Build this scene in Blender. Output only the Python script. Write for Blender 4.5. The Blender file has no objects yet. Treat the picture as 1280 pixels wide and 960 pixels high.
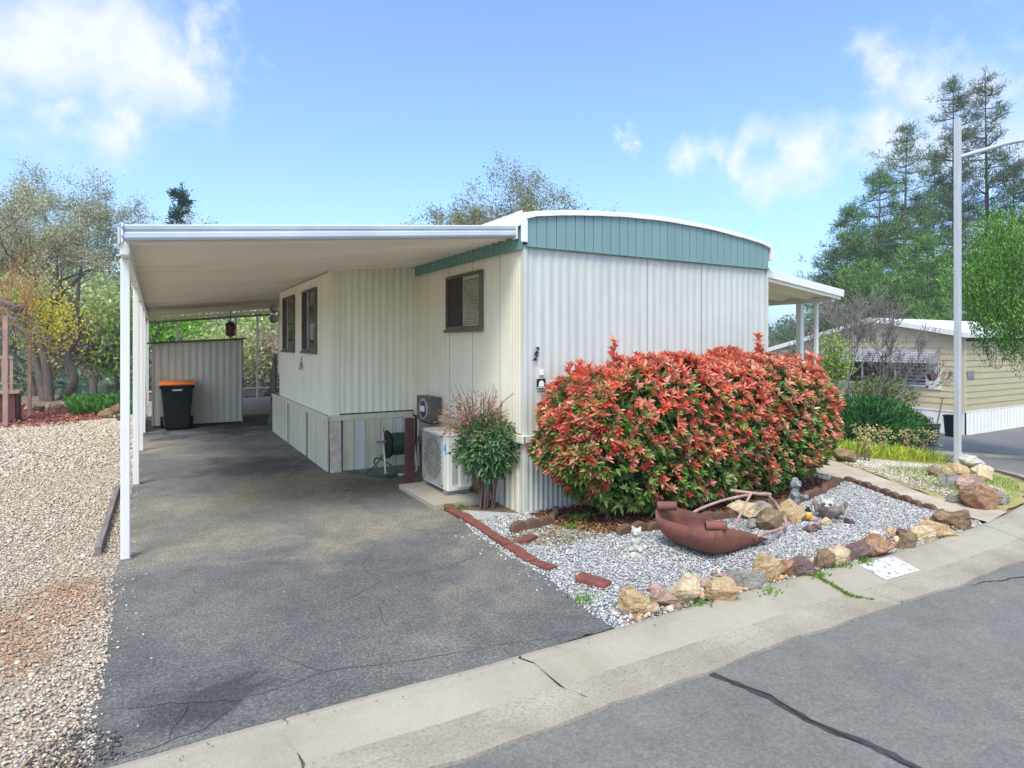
import bpy, bmesh, math, random
import numpy as np
from mathutils import Vector, Matrix

R = math.radians
scene = bpy.context.scene
col = scene.collection
random.seed(7)
rng = np.random.default_rng(11)

# ------------------------------------------------------------------ camera
cam_d = bpy.data.cameras.new('camera')
cam = bpy.data.objects.new('camera', cam_d)
col.objects.link(cam)
cam.location = (-3.016, -4.954, 1.6)
cam.rotation_euler = (R(90), 0, R(-30.2))
cam_d.sensor_width = 36.0
cam_d.lens = 36.0 * 764 / 1280
cam_d.shift_y = -50 / 1280
cam_d.clip_end = 2000
scene.camera = cam
CAM = Vector(cam.location)
FW = Vector((math.sin(R(30.2)), math.cos(R(30.2)), 0))
RT = Vector((math.cos(R(30.2)), -math.sin(R(30.2)), 0))

def at(lat, dep, z=0.0):
    """a place given as metres to the right of and in front of the photographer"""
    p = CAM + FW * dep + RT * lat
    return Vector((p.x, p.y, z))

def seen(u, v, dep):
    p = CAM + FW * dep + RT * ((u - 640) / 764 * dep)
    return Vector((p.x, p.y, 1.6 - (v - 430) / 764 * dep))

# ------------------------------------------------------------------ world, sun, exposure
SUN_TO = Vector((-0.66, -0.75, 0)).normalized()
SUN_EL = R(58)
SKY_STRENGTH, CLOUD_STRENGTH = 0.15, 0.44
SUN_STRENGTH, SUN_ANGLE = 1.25, R(22)
EXPOSURE = 1.34

world = bpy.data.worlds.new('World')
scene.world = world
world.use_nodes = True
wn, wl = world.node_tree.nodes, world.node_tree.links
wn.clear()
out = wn.new('ShaderNodeOutputWorld')
sky = wn.new('ShaderNodeTexSky')
sky.sky_type = 'NISHITA'
sky.sun_disc = False
sky.sun_elevation = SUN_EL
sky.sun_rotation = math.atan2(SUN_TO.x, SUN_TO.y)
sky.air_density, sky.dust_density, sky.ozone_density = 0.8, 3.2, 2.5; sky.altitude = 500
bg = wn.new('ShaderNodeBackground')
bg.inputs['Strength'].default_value = SKY_STRENGTH
tint = wn.new('ShaderNodeMix'); tint.data_type = 'RGBA'; tint.blend_type = 'MULTIPLY'; tint.inputs[0].default_value = 1.0
tint.inputs[7].default_value = (0.84, 0.965, 1.03, 1)          # clear spring blue
wl.new(sky.outputs[0], tint.inputs[6]); wl.new(tint.outputs[2], bg.inputs[0])
cbg = wn.new('ShaderNodeBackground')
cbg.inputs[0].default_value = (1.0, 1.0, 1.0, 1)
cbg.inputs['Strength'].default_value = CLOUD_STRENGTH
tc = wn.new('ShaderNodeTexCoord')

def wmath(op, a, b=None, c=None, clamp=False):
    n = wn.new('ShaderNodeMath'); n.operation = op; n.use_clamp = clamp
    for i, s in enumerate((a, b, c)):
        if s is None: continue
        if isinstance(s, (int, float)): n.inputs[i].default_value = s
        else: wl.new(s, n.inputs[i])
    return n.outputs[0]

def cloud_dir(u, v):
    return (FW + RT * ((u - 640) / 764) + Vector((0, 0, (430 - v) / 764))).normalized()
blobs = [(40, 20, 130), (120, 30, 120), (200, 60, 95), (255, 90, 60), (315, 60, 45), (-60, 60, 110), (30, 118, 62), (95, 130, 50), (-40, 110, 70),
         (1105, 95, 52), (1165, 100, 70), (1235, 95, 75), (1290, 120, 80), (1200, 150, 80), (1130, 160, 60), (1265, 50, 40),
         (905, 205, 38), (960, 203, 48), (1020, 203, 56), (1080, 195, 56), (1135, 190, 50), (822, 168, 26), (805, 150, 26)]
dirs = [(cloud_dir(u, v), r / 764 * 0.92) for u, v, r in blobs]
rr = random.Random(5)
for k in range(9):                      # the same scattered cumulus goes on round the rest of the sky
    az = R(30.2) + R(62) + R(236) * (k + rr.random() * 0.5) / 9
    el = R(rr.uniform(14, 48))
    for j in range(5):
        a2, e2 = az + rr.uniform(-.13, .13), el + rr.uniform(-.05, .06)
        dirs.append((Vector((math.sin(a2) * math.cos(e2), math.cos(a2) * math.cos(e2), math.sin(e2))), rr.uniform(.06, .12)))
wz = wn.new('ShaderNodeTexNoise'); wz.inputs['Scale'].default_value = 5.0; wz.inputs['Detail'].default_value = 7; wz.inputs['Roughness'].default_value = 0.6
wl.new(tc.outputs['Generated'], wz.inputs['Vector'])
ws = wn.new('ShaderNodeVectorMath'); ws.operation = 'SUBTRACT'; wl.new(wz.outputs['Color'], ws.inputs[0]); ws.inputs[1].default_value = (.5, .5, .5)
wm = wn.new('ShaderNodeVectorMath'); wm.operation = 'MULTIPLY_ADD'; wl.new(ws.outputs[0], wm.inputs[0]); wm.inputs[1].default_value = (.34, .34, .20); wl.new(tc.outputs['Generated'], wm.inputs[2])
acc = None
for d, r in dirs:
    n = wn.new('ShaderNodeVectorMath'); n.operation = 'DISTANCE'
    wl.new(wm.outputs[0], n.inputs[0]); n.inputs[1].default_value = d
    f = wmath('MULTIPLY_ADD', n.outputs['Value'], -1.0 / r, 1.0)
    acc = f if acc is None else wmath('SMOOTH_MAX', acc, f, 0.25)
nz = wn.new('ShaderNodeTexNoise'); nz.inputs['Scale'].default_value = 7.5; nz.inputs['Detail'].default_value = 9; nz.inputs['Roughness'].default_value = 0.62
nz.inputs['Distortion'].default_value = 0.35
wl.new(tc.outputs['Generated'], nz.inputs['Vector'])
f = wmath('MULTIPLY_ADD', nz.outputs[0], 1.7, -0.88)
f = wmath('ADD', acc, f)
mr = wn.new('ShaderNodeMapRange'); mr.interpolation_type = 'SMOOTHSTEP'
mr.inputs['From Min'].default_value = -0.12; mr.inputs['From Max'].default_value = 0.95; mr.inputs['To Max'].default_value = 0.85
wl.new(f, mr.inputs['Value'])
mx = wn.new('ShaderNodeMixShader')
wl.new(mr.outputs[0], mx.inputs[0]); wl.new(bg.outputs[0], mx.inputs[1]); wl.new(cbg.outputs[0], mx.inputs[2])
wl.new(mx.outputs[0], out.inputs[0])

sun_d = bpy.data.lights.new('sun', 'SUN')
sun_d.energy = SUN_STRENGTH
sun_d.angle = SUN_ANGLE
sun_d.color = (1.0, 0.93, 0.82)
sun = bpy.data.objects.new('sun', sun_d)
col.objects.link(sun)
to = Vector((SUN_TO.x * math.cos(SUN_EL), SUN_TO.y * math.cos(SUN_EL), math.sin(SUN_EL)))
sun.rotation_euler = to.to_track_quat('Z', 'Y').to_euler()
sun.location = (-6, -12, 20)

vs = scene.view_settings
vs.view_transform = 'Standard'; vs.look = 'None'; vs.gamma = 1.0; vs.use_curve_mapping = False
vs.exposure = EXPOSURE
scene.render.engine = 'CYCLES'
scene.cycles.use_denoising = True
scene.cycles.max_bounces = 7
scene.cycles.transparent_max_bounces = 8
scene.cycles.use_adaptive_sampling = True

# ------------------------------------------------------------------ helpers: colour and materials
def lin(r, g, b):
    f = lambda c: (c / 255 / 12.92) if c / 255 <= 0.04045 else ((c / 255 + 0.055) / 1.055) ** 2.4
    return (f(r), f(g), f(b), 1.0)

class NT:
    def __init__(s, name):
        s.m = bpy.data.materials.new(name); s.m.use_nodes = True
        s.n, s.l = s.m.node_tree.nodes, s.m.node_tree.links
        s.b = s.n['Principled BSDF']
        s.tc = s.n.new('ShaderNodeTexCoord')
    def noise(s, scale, detail=4, rough=0.55, dist=0.0, coord='Object', stretch=None):
        n = s.n.new('ShaderNodeTexNoise')
        n.inputs['Scale'].default_value = scale; n.inputs['Detail'].default_value = detail
        n.inputs['Roughness'].default_value = rough; n.inputs['Distortion'].default_value = dist
        src = s.tc.outputs[coord]
        if stretch:
            mp = s.n.new('ShaderNodeMapping'); mp.inputs['Scale'].default_value = stretch
            s.l.new(src, mp.inputs[0]); src = mp.outputs[0]
        s.l.new(src, n.inputs['Vector'])
        return n.outputs[0]
    def voronoi(s, scale, out='Color', feature='F1'):
        n = s.n.new('ShaderNodeTexVoronoi'); n.feature = feature; n.inputs['Scale'].default_value = scale
        s.l.new(s.tc.outputs['Object'], n.inputs['Vector'])
        return n.outputs[out]
    def ramp(s, fac, stops):
        n = s.n.new('ShaderNodeValToRGB'); e = n.color_ramp.elements
        while len(e) < len(stops): e.new(0.5)
        for el, (p, c) in zip(e, stops): el.position = p; el.color = c if isinstance(c, tuple) else (c, c, c, 1)
        s.l.new(fac, n.inputs[0]); return n.outputs[0]
    def mix(s, fac, a, b, mode='MIX'):
        n = s.n.new('ShaderNodeMix'); n.data_type = 'RGBA'; n.blend_type = mode
        for sock, v in ((n.inputs[0], fac), (n.inputs[6], a), (n.inputs[7], b)):
            if isinstance(v, (int, float, tuple)): sock.default_value = v
            else: s.l.new(v, sock)
        return n.outputs[2]
    def attr(s, name='Col'):
        n = s.n.new('ShaderNodeAttribute'); n.attribute_name = name; return n.outputs['Color']
    def objrand(s):
        return s.n.new('ShaderNodeObjectInfo').outputs['Random']
    def color(s, c):
        if isinstance(c, tuple): s.b.inputs['Base Color'].default_value = c
        else: s.l.new(c, s.b.inputs['Base Color'])
        return s
    def rough(s, r):
        if isinstance(r, (int, float)): s.b.inputs['Roughness'].default_value = r
        else: s.l.new(r, s.b.inputs['Roughness'])
        return s
    def bump(s, h, strength=0.3, dist=0.01):
        n = s.n.new('ShaderNodeBump'); n.inputs['Strength'].default_value = strength; n.inputs['Distance'].default_value = dist
        s.l.new(h, n.inputs['Height']); s.l.new(n.outputs[0], s.b.inputs['Normal']); return s

M = {}
def plain(key, c1, c2, scale=3.0, rough=0.6, bump=0.15, bscale=40, metal=0.0, stretch=None, spec=None, bdist=0.004):
    t = NT(key)
    f = t.ramp(t.noise(scale, 6, 0.6, stretch=stretch), [(0.32, 0.0), (0.7, 1.0)])
    t.color(t.mix(f, c1, c2)).rough(rough)
    if bump: t.bump(t.noise(bscale, 4, stretch=stretch), bump, bdist)
    t.b.inputs['Metallic'].default_value = metal
    if spec is not None: t.b.inputs['Specular IOR Level'].default_value = spec
    M[key] = t.m
    return t

def painted(key, base, dirt, amount=0.35, rough=0.5, streak=(7, 7, 0.5)):
    """weathered painted sheet: faint vertical run marks and blotches of grime"""
    t = NT(key)
    a = t.ramp(t.noise(2.0, 7, 0.65, stretch=streak), [(0.45, 0.0), (0.8, 1.0)])
    b = t.ramp(t.noise(1.1, 5, 0.6), [(0.4, 0.0), (0.75, 1.0)])
    n = t.n.new('ShaderNodeMath'); n.operation = 'MULTIPLY_ADD'; t.l.new(a, n.inputs[0]); n.inputs[1].default_value = 0.6
    m2 = t.n.new('ShaderNodeMath'); m2.operation = 'MULTIPLY'; t.l.new(b, m2.inputs[0]); m2.inputs[1].default_value = 0.4; t.l.new(m2.outputs[0], n.inputs[2])
    m3 = t.n.new('ShaderNodeMath'); m3.operation = 'MULTIPLY'; t.l.new(n.outputs[0], m3.inputs[0]); m3.inputs[1].default_value = amount
    t.color(t.mix(m3.outputs[0], base, dirt)).rough(rough)
    t.bump(t.noise(9, 3), 0.12, 0.004)
    M[key] = t.m

def leafmat(key, transl=0.35, rough=0.45, spec=0.35):
    t = NT(key)
    c = t.attr()
    v = t.noise(18, 2)
    c2 = t.mix(0.25, c, t.mix(v, (0.25, 0.25, 0.25, 1), (1.6, 1.6, 1.6, 1)), 'MULTIPLY')
    t.color(c2).rough(rough); t.b.inputs['Specular IOR Level'].default_value = spec
    tr = t.n.new('ShaderNodeBsdfTranslucent'); t.l.new(c2, tr.inputs[0])
    ms = t.n.new('ShaderNodeMixShader'); ms.inputs[0].default_value = transl
    o = t.n['Material Output']
    t.l.new(t.b.outputs[0], ms.inputs[1]); t.l.new(tr.outputs[0], ms.inputs[2]); t.l.new(ms.outputs[0], o.inputs[0])
    M[key] = t.m

def attrmat(key, rough=0.8, bump=0.4, bscale=60, vary=0.5):
    t = NT(key)
    c = t.attr()
    c2 = t.mix(vary, c, t.ramp(t.noise(bscale * 0.6, 5), [(0.3, (0.35, 0.33, 0.3, 1)), (0.7, (1.5, 1.5, 1.5, 1))]), 'MULTIPLY')
    t.color(c2).rough(rough).bump(t.noise(bscale, 5), bump, 0.01)
    M[key] = t.m

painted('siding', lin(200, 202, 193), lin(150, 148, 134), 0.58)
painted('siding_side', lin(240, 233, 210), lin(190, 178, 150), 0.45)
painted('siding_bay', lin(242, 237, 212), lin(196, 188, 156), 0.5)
painted('skirt', lin(218, 210, 186), lin(146, 134, 108), 0.6)
painted('skirt_blue', lin(214, 213, 204), lin(156, 150, 138), 0.5)
painted('skirt_tan', lin(216, 208, 178), lin(150, 138, 108), 0.6)
painted('teal', lin(122, 150, 149), lin(94, 121, 119), 0.5, 0.45)
painted('teal_side', lin(104, 148, 138), lin(80, 114, 106), 0.5, 0.45)
painted('white_metal', lin(228, 226, 218), lin(178, 174, 162), 0.35, 0.4)
painted('roof_pan', lin(240, 233, 216), lin(200, 184, 156), 0.6, 0.5, (0.4, 9, 1))
painted('white_roof', lin(236, 236, 234), lin(160, 155, 150), 0.6, 0.6, (2, 2, 2))
painted('shed_wall', lin(206, 203, 188), lin(144, 140, 122), 0.6, 0.6)
painted('lap_yellow', lin(198, 182, 146), lin(164, 148, 114), 0.5, 0.6, (0.5, 0.5, 6))
painted('lap_shaded', lin(184, 170, 134), lin(150, 136, 104), 0.5, 0.6, (0.5, 0.5, 6))  # same siding, darkened: the shaded face's tone is put into the colour
painted('pole_paint', lin(186, 188, 190), lin(134, 130, 126), 0.6, 0.5, (9, 9, 0.8))
plain('gutter_metal', lin(206, 213, 218), lin(176, 184, 190), 1.5, 0.32, 0.05, 12)
plain('dark_seam', lin(70, 72, 66), lin(50, 50, 46), 5, 0.8)
plain('frame_brown', lin(110, 100, 88), lin(80, 72, 64), 6, 0.5)
plain('aluminium', lin(190, 190, 186), lin(150, 150, 146), 8, 0.35, 0.05, metal=0.4)
plain('screen_brown', lin(70, 58, 48), lin(52, 44, 38), 20, 0.8)
plain('blind', lin(196, 184, 160), lin(160, 148, 126), 6, 0.6)
plain('black_plastic', lin(14, 20, 18), lin(8, 11, 11), 6, 0.55, 0.1, 60, spec=0.25)
plain('orange_plastic', lin(212, 112, 34), lin(180, 92, 30), 6, 0.45, 0.1, 60)
plain('grey_metal', lin(150, 150, 146), lin(116, 112, 106), 6, 0.45, 0.1, metal=0.2)
plain('ac_white', lin(224, 222, 212), lin(204, 200, 186), 3, 0.45, 0.05)
plain('ac_grille', lin(170, 168, 160), lin(140, 138, 132), 8, 0.5)
plain('ac_dark', lin(70, 68, 64), lin(48, 46, 44), 8, 0.6)
plain('logo_blue', lin(40, 160, 214), lin(50, 168, 220), 3, 0.4, 0)
plain('ink', lin(30, 32, 34), lin(20, 20, 22), 6, 0.6, 0)
plain('paper', lin(236, 236, 230), lin(220, 220, 214), 6, 0.6, 0)
plain('rust_post', lin(92, 50, 40), lin(56, 32, 28), 14, 0.85, 0.5, 70)
plain('hose_green', lin(58, 86, 66), lin(36, 60, 46), 10, 0.5)
plain('brick_red', lin(132, 76, 62), lin(92, 54, 46), 14, 0.95, 0.7, 60)
plain('edging_brown', lin(118, 86, 68), lin(80, 62, 50), 9, 0.95, 0.8, 50)
plain('lumber', lin(140, 130, 120), lin(98, 92, 86), 8, 0.9, 0.5, 30, stretch=(6, 0.6, 6))
plain('mortar_tan', lin(186, 168, 140), lin(150, 130, 104), 6, 0.9)
plain('peel_board', lin(214, 204, 188), lin(168, 146, 126), 9, 0.85, 0.5, 40)
plain('weathered', lin(104, 98, 90), lin(66, 62, 56), 8, 0.9, 0.5, 30)
plain('deck_pink', lin(178, 142, 124), lin(146, 116, 102), 6, 0.85, 0.4, 30)
plain('deck_maroon', lin(104, 66, 62), lin(74, 46, 46), 6, 0.8, 0.3, 30)
plain('awning_metal', lin(158, 160, 162), lin(132, 134, 136), 4, 0.4, 0.05)
plain('terracotta', lin(112, 66, 54), lin(86, 50, 42), 9, 0.8)
plain('statue_pale', lin(206, 202, 188), lin(140, 136, 122), 22, 0.9, 0.5, 90)
plain('statue_grey', lin(168, 168, 168), lin(84, 84, 86), 34, 0.9, 0.8, 90)
plain('statue_brown', lin(150, 134, 124), lin(96, 84, 78), 20, 0.8, 0.4, 90)
plain('bark', lin(122, 108, 96), lin(78, 68, 60), 8, 0.95, 0.9, 22, stretch=(4, 4, 0.8), bdist=0.02)
plain('bark_grey', lin(150, 142, 136), lin(104, 96, 90), 9, 0.95, 0.7, 30)
plain('bark_pine', lin(104, 86, 74), lin(64, 52, 46), 8, 0.95, 0.9, 18, bdist=0.02)
plain('stem_brown', lin(128, 104, 88), lin(84, 66, 56), 9, 0.9, 0.4)
plain('lantern_metal', lin(60, 44, 38), lin(40, 30, 28), 9, 0.5)
plain('lantern_glass', lin(150, 90, 60), lin(120, 70, 50), 9, 0.3, 0)
leafmat('leaf', 0.45); leafmat('needle', 0.22, 0.6, 0.2)
leafmat('photinia', 0.36, 0.30, 0.5)
attrmat('stone_attr'); attrmat('litter_attr', 0.9, 0.1, 80, 0.2)

t = NT('glass_dark')
t.color(lin(34, 34, 32)).rough(0.06); t.b.inputs['Specular IOR Level'].default_value = 0.8
M['glass_dark'] = t.m
t = NT('rust_iron')
c = t.ramp(t.noise(5, 8, 0.65), [(0.25, lin(86, 52, 46)), (0.5, lin(124, 78, 66)), (0.66, lin(140, 84, 58)), (0.8, lin(150, 116, 104))])
t.color(c).rough(0.75).bump(t.noise(60, 5), 0.35, 0.004); t.b.inputs['Metallic'].default_value = 0.15
M['rust_iron'] = t.m
t = NT('handle_iron')
c = t.ramp(t.noise(14, 6, 0.65), [(0.3, lin(140, 100, 88)), (0.7, lin(186, 156, 144))])
t.color(c).rough(0.75).bump(t.noise(70, 5), 0.3, 0.004)
M['handle_iron'] = t.m

def asphalt(key, dark, light, tan, patch=0.35, speck=0.5, tan_amt=0.5, tanscale=0.55, stain_and_shade=None):
    t = NT(key)
    big = t.ramp(t.noise(0.8, 8, 0.62, 0.4), [(0.3, 0.0), (0.72, 1.0)])
    c = t.mix(big, dark, light)
    tn = t.ramp(t.noise(tanscale, 7, 0.65, 0.6), [(0.48, 0.0), (0.72, tan_amt)])
    c = t.mix(tn, c, tan)
    for (px_, py_, rx_, ry_, sc_) in (stain_and_shade or ()):          # dried mud patches, plus carport shade painted as a dark patch
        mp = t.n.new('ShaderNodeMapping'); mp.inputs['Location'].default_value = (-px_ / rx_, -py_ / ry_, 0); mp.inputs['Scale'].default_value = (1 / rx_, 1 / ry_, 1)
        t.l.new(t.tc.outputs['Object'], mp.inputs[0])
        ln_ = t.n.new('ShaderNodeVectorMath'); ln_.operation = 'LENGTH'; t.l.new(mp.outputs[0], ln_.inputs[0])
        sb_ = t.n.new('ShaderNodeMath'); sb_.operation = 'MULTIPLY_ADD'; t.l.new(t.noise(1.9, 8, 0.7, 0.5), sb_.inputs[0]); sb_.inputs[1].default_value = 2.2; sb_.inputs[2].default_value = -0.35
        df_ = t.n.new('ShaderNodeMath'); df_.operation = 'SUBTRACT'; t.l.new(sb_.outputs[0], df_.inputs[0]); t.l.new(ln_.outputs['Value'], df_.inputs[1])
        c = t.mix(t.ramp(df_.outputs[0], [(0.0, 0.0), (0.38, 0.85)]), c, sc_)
    fine = t.ramp(t.noise(64, 5, 0.85), [(0.34, (0.34, 0.34, 0.35, 1)), (0.5, (0.95, 0.95, 0.95, 1)), (0.66, (2.1, 2.0, 1.82, 1))])
    c = t.mix(speck, c, fine, 'MULTIPLY')
    mid = t.ramp(t.noise(5, 7, 0.72, 0.4), [(0.3, (0.72, 0.73, 0.75, 1)), (0.5, (1, 1, 1, 1)), (0.7, (1.3, 1.27, 1.2, 1))])
    c = t.mix(patch, c, mid, 'MULTIPLY')
    sp = t.ramp(t.voronoi(46, 'Distance'), [(0.06, 1.0), (0.13, 0.0)])
    sel = t.ramp(t.noise(30, 1), [(0.58, 0.0), (0.64, 0.55)])
    mm = t.n.new('ShaderNodeMath'); mm.operation = 'MULTIPLY'; t.l.new(sp, mm.inputs[0]); t.l.new(sel, mm.inputs[1])
    c = t.mix(mm.outputs[0], c, lin(190, 180, 160))
    t.color(c).rough(0.88)
    t.bump(t.noise(110, 4, 0.7), 0.55, 0.006)
    M[key] = t.m
asphalt('driveway', lin(82, 82, 81), lin(112, 110, 105), lin(148, 138, 116), patch=0.8, speck=0.9, tan_amt=0.85, stain_and_shade=[(-1.5, 2.3, 1.4, 1.6, lin(118, 106, 82)), (-1.9, 3.6, 1.0, 1.3, lin(60, 56, 50)), (-0.9, 1.7, 0.8, 1.0, lin(78, 72, 54)), (-2.0, 8.4, 2.2, 2.6, lin(44, 44, 46)), (-2.9, -1.9, .5, .3, lin(56, 56, 56))])  # the big dark grey patch by the shed is painted carport shade
asphalt('street', lin(106, 104, 99), lin(117, 115, 109), lin(128, 124, 115), patch=0.6, speck=0.42, tan_amt=0.35)
asphalt('neighbour_drive', lin(92, 92, 94), lin(116, 114, 114), lin(130, 122, 112))
plain('tar', lin(66, 65, 65), lin(48, 47, 47), 20, 0.8, 0.6, 60)
plain('crack', lin(46, 44, 42), lin(34, 33, 32), 20, 0.95, 0.2)

t = NT('concrete')
big = t.noise(1.3, 8, 0.65, 0.3)
c = t.ramp(big, [(0.28, lin(140, 133, 114)), (0.5, lin(158, 150, 131)), (0.75, lin(168, 160, 141))])
spk = t.ramp(t.noise(120, 4, 0.7), [(0.3, (0.62, 0.6, 0.56, 1)), (0.48, (1, 1, 1, 1)), (0.75, (1.12, 1.12, 1.1, 1))])
c = t.mix(0.5, c, spk, 'MULTIPLY')
t.color(c).rough(0.9).bump(t.noise(80, 5, 0.7), 0.35, 0.006)
M['concrete'] = t.m
t = NT('gutter_concrete')
c = t.ramp(t.noise(2.2, 8, 0.65, 0.3), [(0.28, lin(138, 128, 110)), (0.55, lin(160, 151, 133)), (0.78, lin(172, 164, 148))])
spk = t.ramp(t.noise(70, 4, 0.75), [(0.34, (0.5, 0.46, 0.4, 1)), (0.5, (1, 1, 1, 1)), (0.75, (1.18, 1.18, 1.15, 1))])
c = t.mix(0.65, c, spk, 'MULTIPLY')
t.color(c).rough(0.95).bump(t.noise(60, 5, 0.7), 0.6, 0.008)
M['gutter_concrete'] = t.m
t = NT('path_concrete')
c = t.ramp(t.noise(2.5, 8, 0.65), [(0.3, lin(166, 152, 132)), (0.7, lin(200, 186, 164))])
c = t.mix(0.5, c, t.ramp(t.noise(60, 4, 0.75), [(0.34, (0.55, 0.5, 0.45, 1)), (0.55, (1, 1, 1, 1))]), 'MULTIPLY')
t.color(c).rough(0.95).bump(t.noise(60, 5), 0.4, 0.006)
M['path_concrete'] = t.m
t = NT('paint_patch')
c = t.ramp(t.noise(34, 3, 0.6), [(0.36, lin(120, 118, 118)), (0.43, lin(188, 185, 177)), (0.6, lin(202, 199, 191))])
t.color(c).rough(0.7)
M['paint_patch'] = t.m

def soil(key, stops, scale=2.0, fine=50):
    t = NT(key)
    c = t.ramp(t.noise(scale, 8, 0.68, 0.3), stops)
    c = t.mix(0.6, c, t.ramp(t.noise(fine, 5, 0.7), [(0.3, (0.5, 0.5, 0.5, 1)), (0.7, (1.35, 1.35, 1.35, 1))]), 'MULTIPLY')
    t.color(c).rough(1.0).bump(t.noise(fine, 5, 0.7), 0.8, 0.02)
    M[key] = t.m
soil('soil', [(0.3, lin(96, 78, 62)), (0.6, lin(140, 116, 90)), (0.8, lin(120, 112, 80))])
soil('gravel_base_beige', [(0.3, lin(176, 160, 138)), (0.55, lin(192, 178, 158)), (0.75, lin(160, 138, 108))], 1.0, 34)
soil('gravel_base_white', [(0.3, lin(150, 150, 148)), (0.6, lin(186, 186, 184)), (0.8, lin(164, 158, 146))], 2.0, 70)
soil('bed_soil', [(0.3, lin(70, 50, 38)), (0.6, lin(110, 80, 54)), (0.8, lin(126, 112, 60))], 4.0, 60)
soil('grass_dry', [(0.3, lin(150, 142, 92)), (0.6, lin(176, 168, 104)), (0.8, lin(150, 160, 84))], 2.0, 40)
soil('red_litter', [(0.3, lin(120, 74, 62)), (0.6, lin(150, 92, 76)), (0.8, lin(150, 120, 90))], 3.0, 40)
soil('terrain', [(0.3, lin(88, 96, 58)), (0.55, lin(120, 118, 76)), (0.8, lin(140, 122, 92))], 0.25, 6)

# ------------------------------------------------------------------ helpers: objects
def tag(o, label=None, cat=None, group=None, kind=None):
    if label: o['label'] = label
    if cat: o['category'] = cat
    if group: o['group'] = group
    if kind: o['kind'] = kind
    return o

def thing(name, label, cat, loc=(0, 0, 0), group=None):
    o = bpy.data.objects.new(name, None)
    o.empty_display_size = 0.1
    col.objects.link(o); o.location = loc
    return tag(o, label, cat, group)

def world_loc(o):
    v = Vector(o.location)
    while o.parent: o = o.parent; v += Vector(o.location)
    return v

def link(name, me, mat, parent=None, smooth=False):
    o = bpy.data.objects.new(name, me); col.objects.link(o)
    for m in (mat if isinstance(mat, (list, tuple)) else [mat]): me.materials.append(M[m])
    if smooth: me.polygons.foreach_set('use_smooth', [True] * len(me.polygons))
    if parent is not None: o.parent = parent
    return o

def bevel(o, w=0.006, seg=2):
    b = o.modifiers.new('bevel', 'BEVEL'); b.width = w; b.segments = seg; b.limit_method = 'ANGLE'; b.angle_limit = R(40)
    return o

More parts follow.
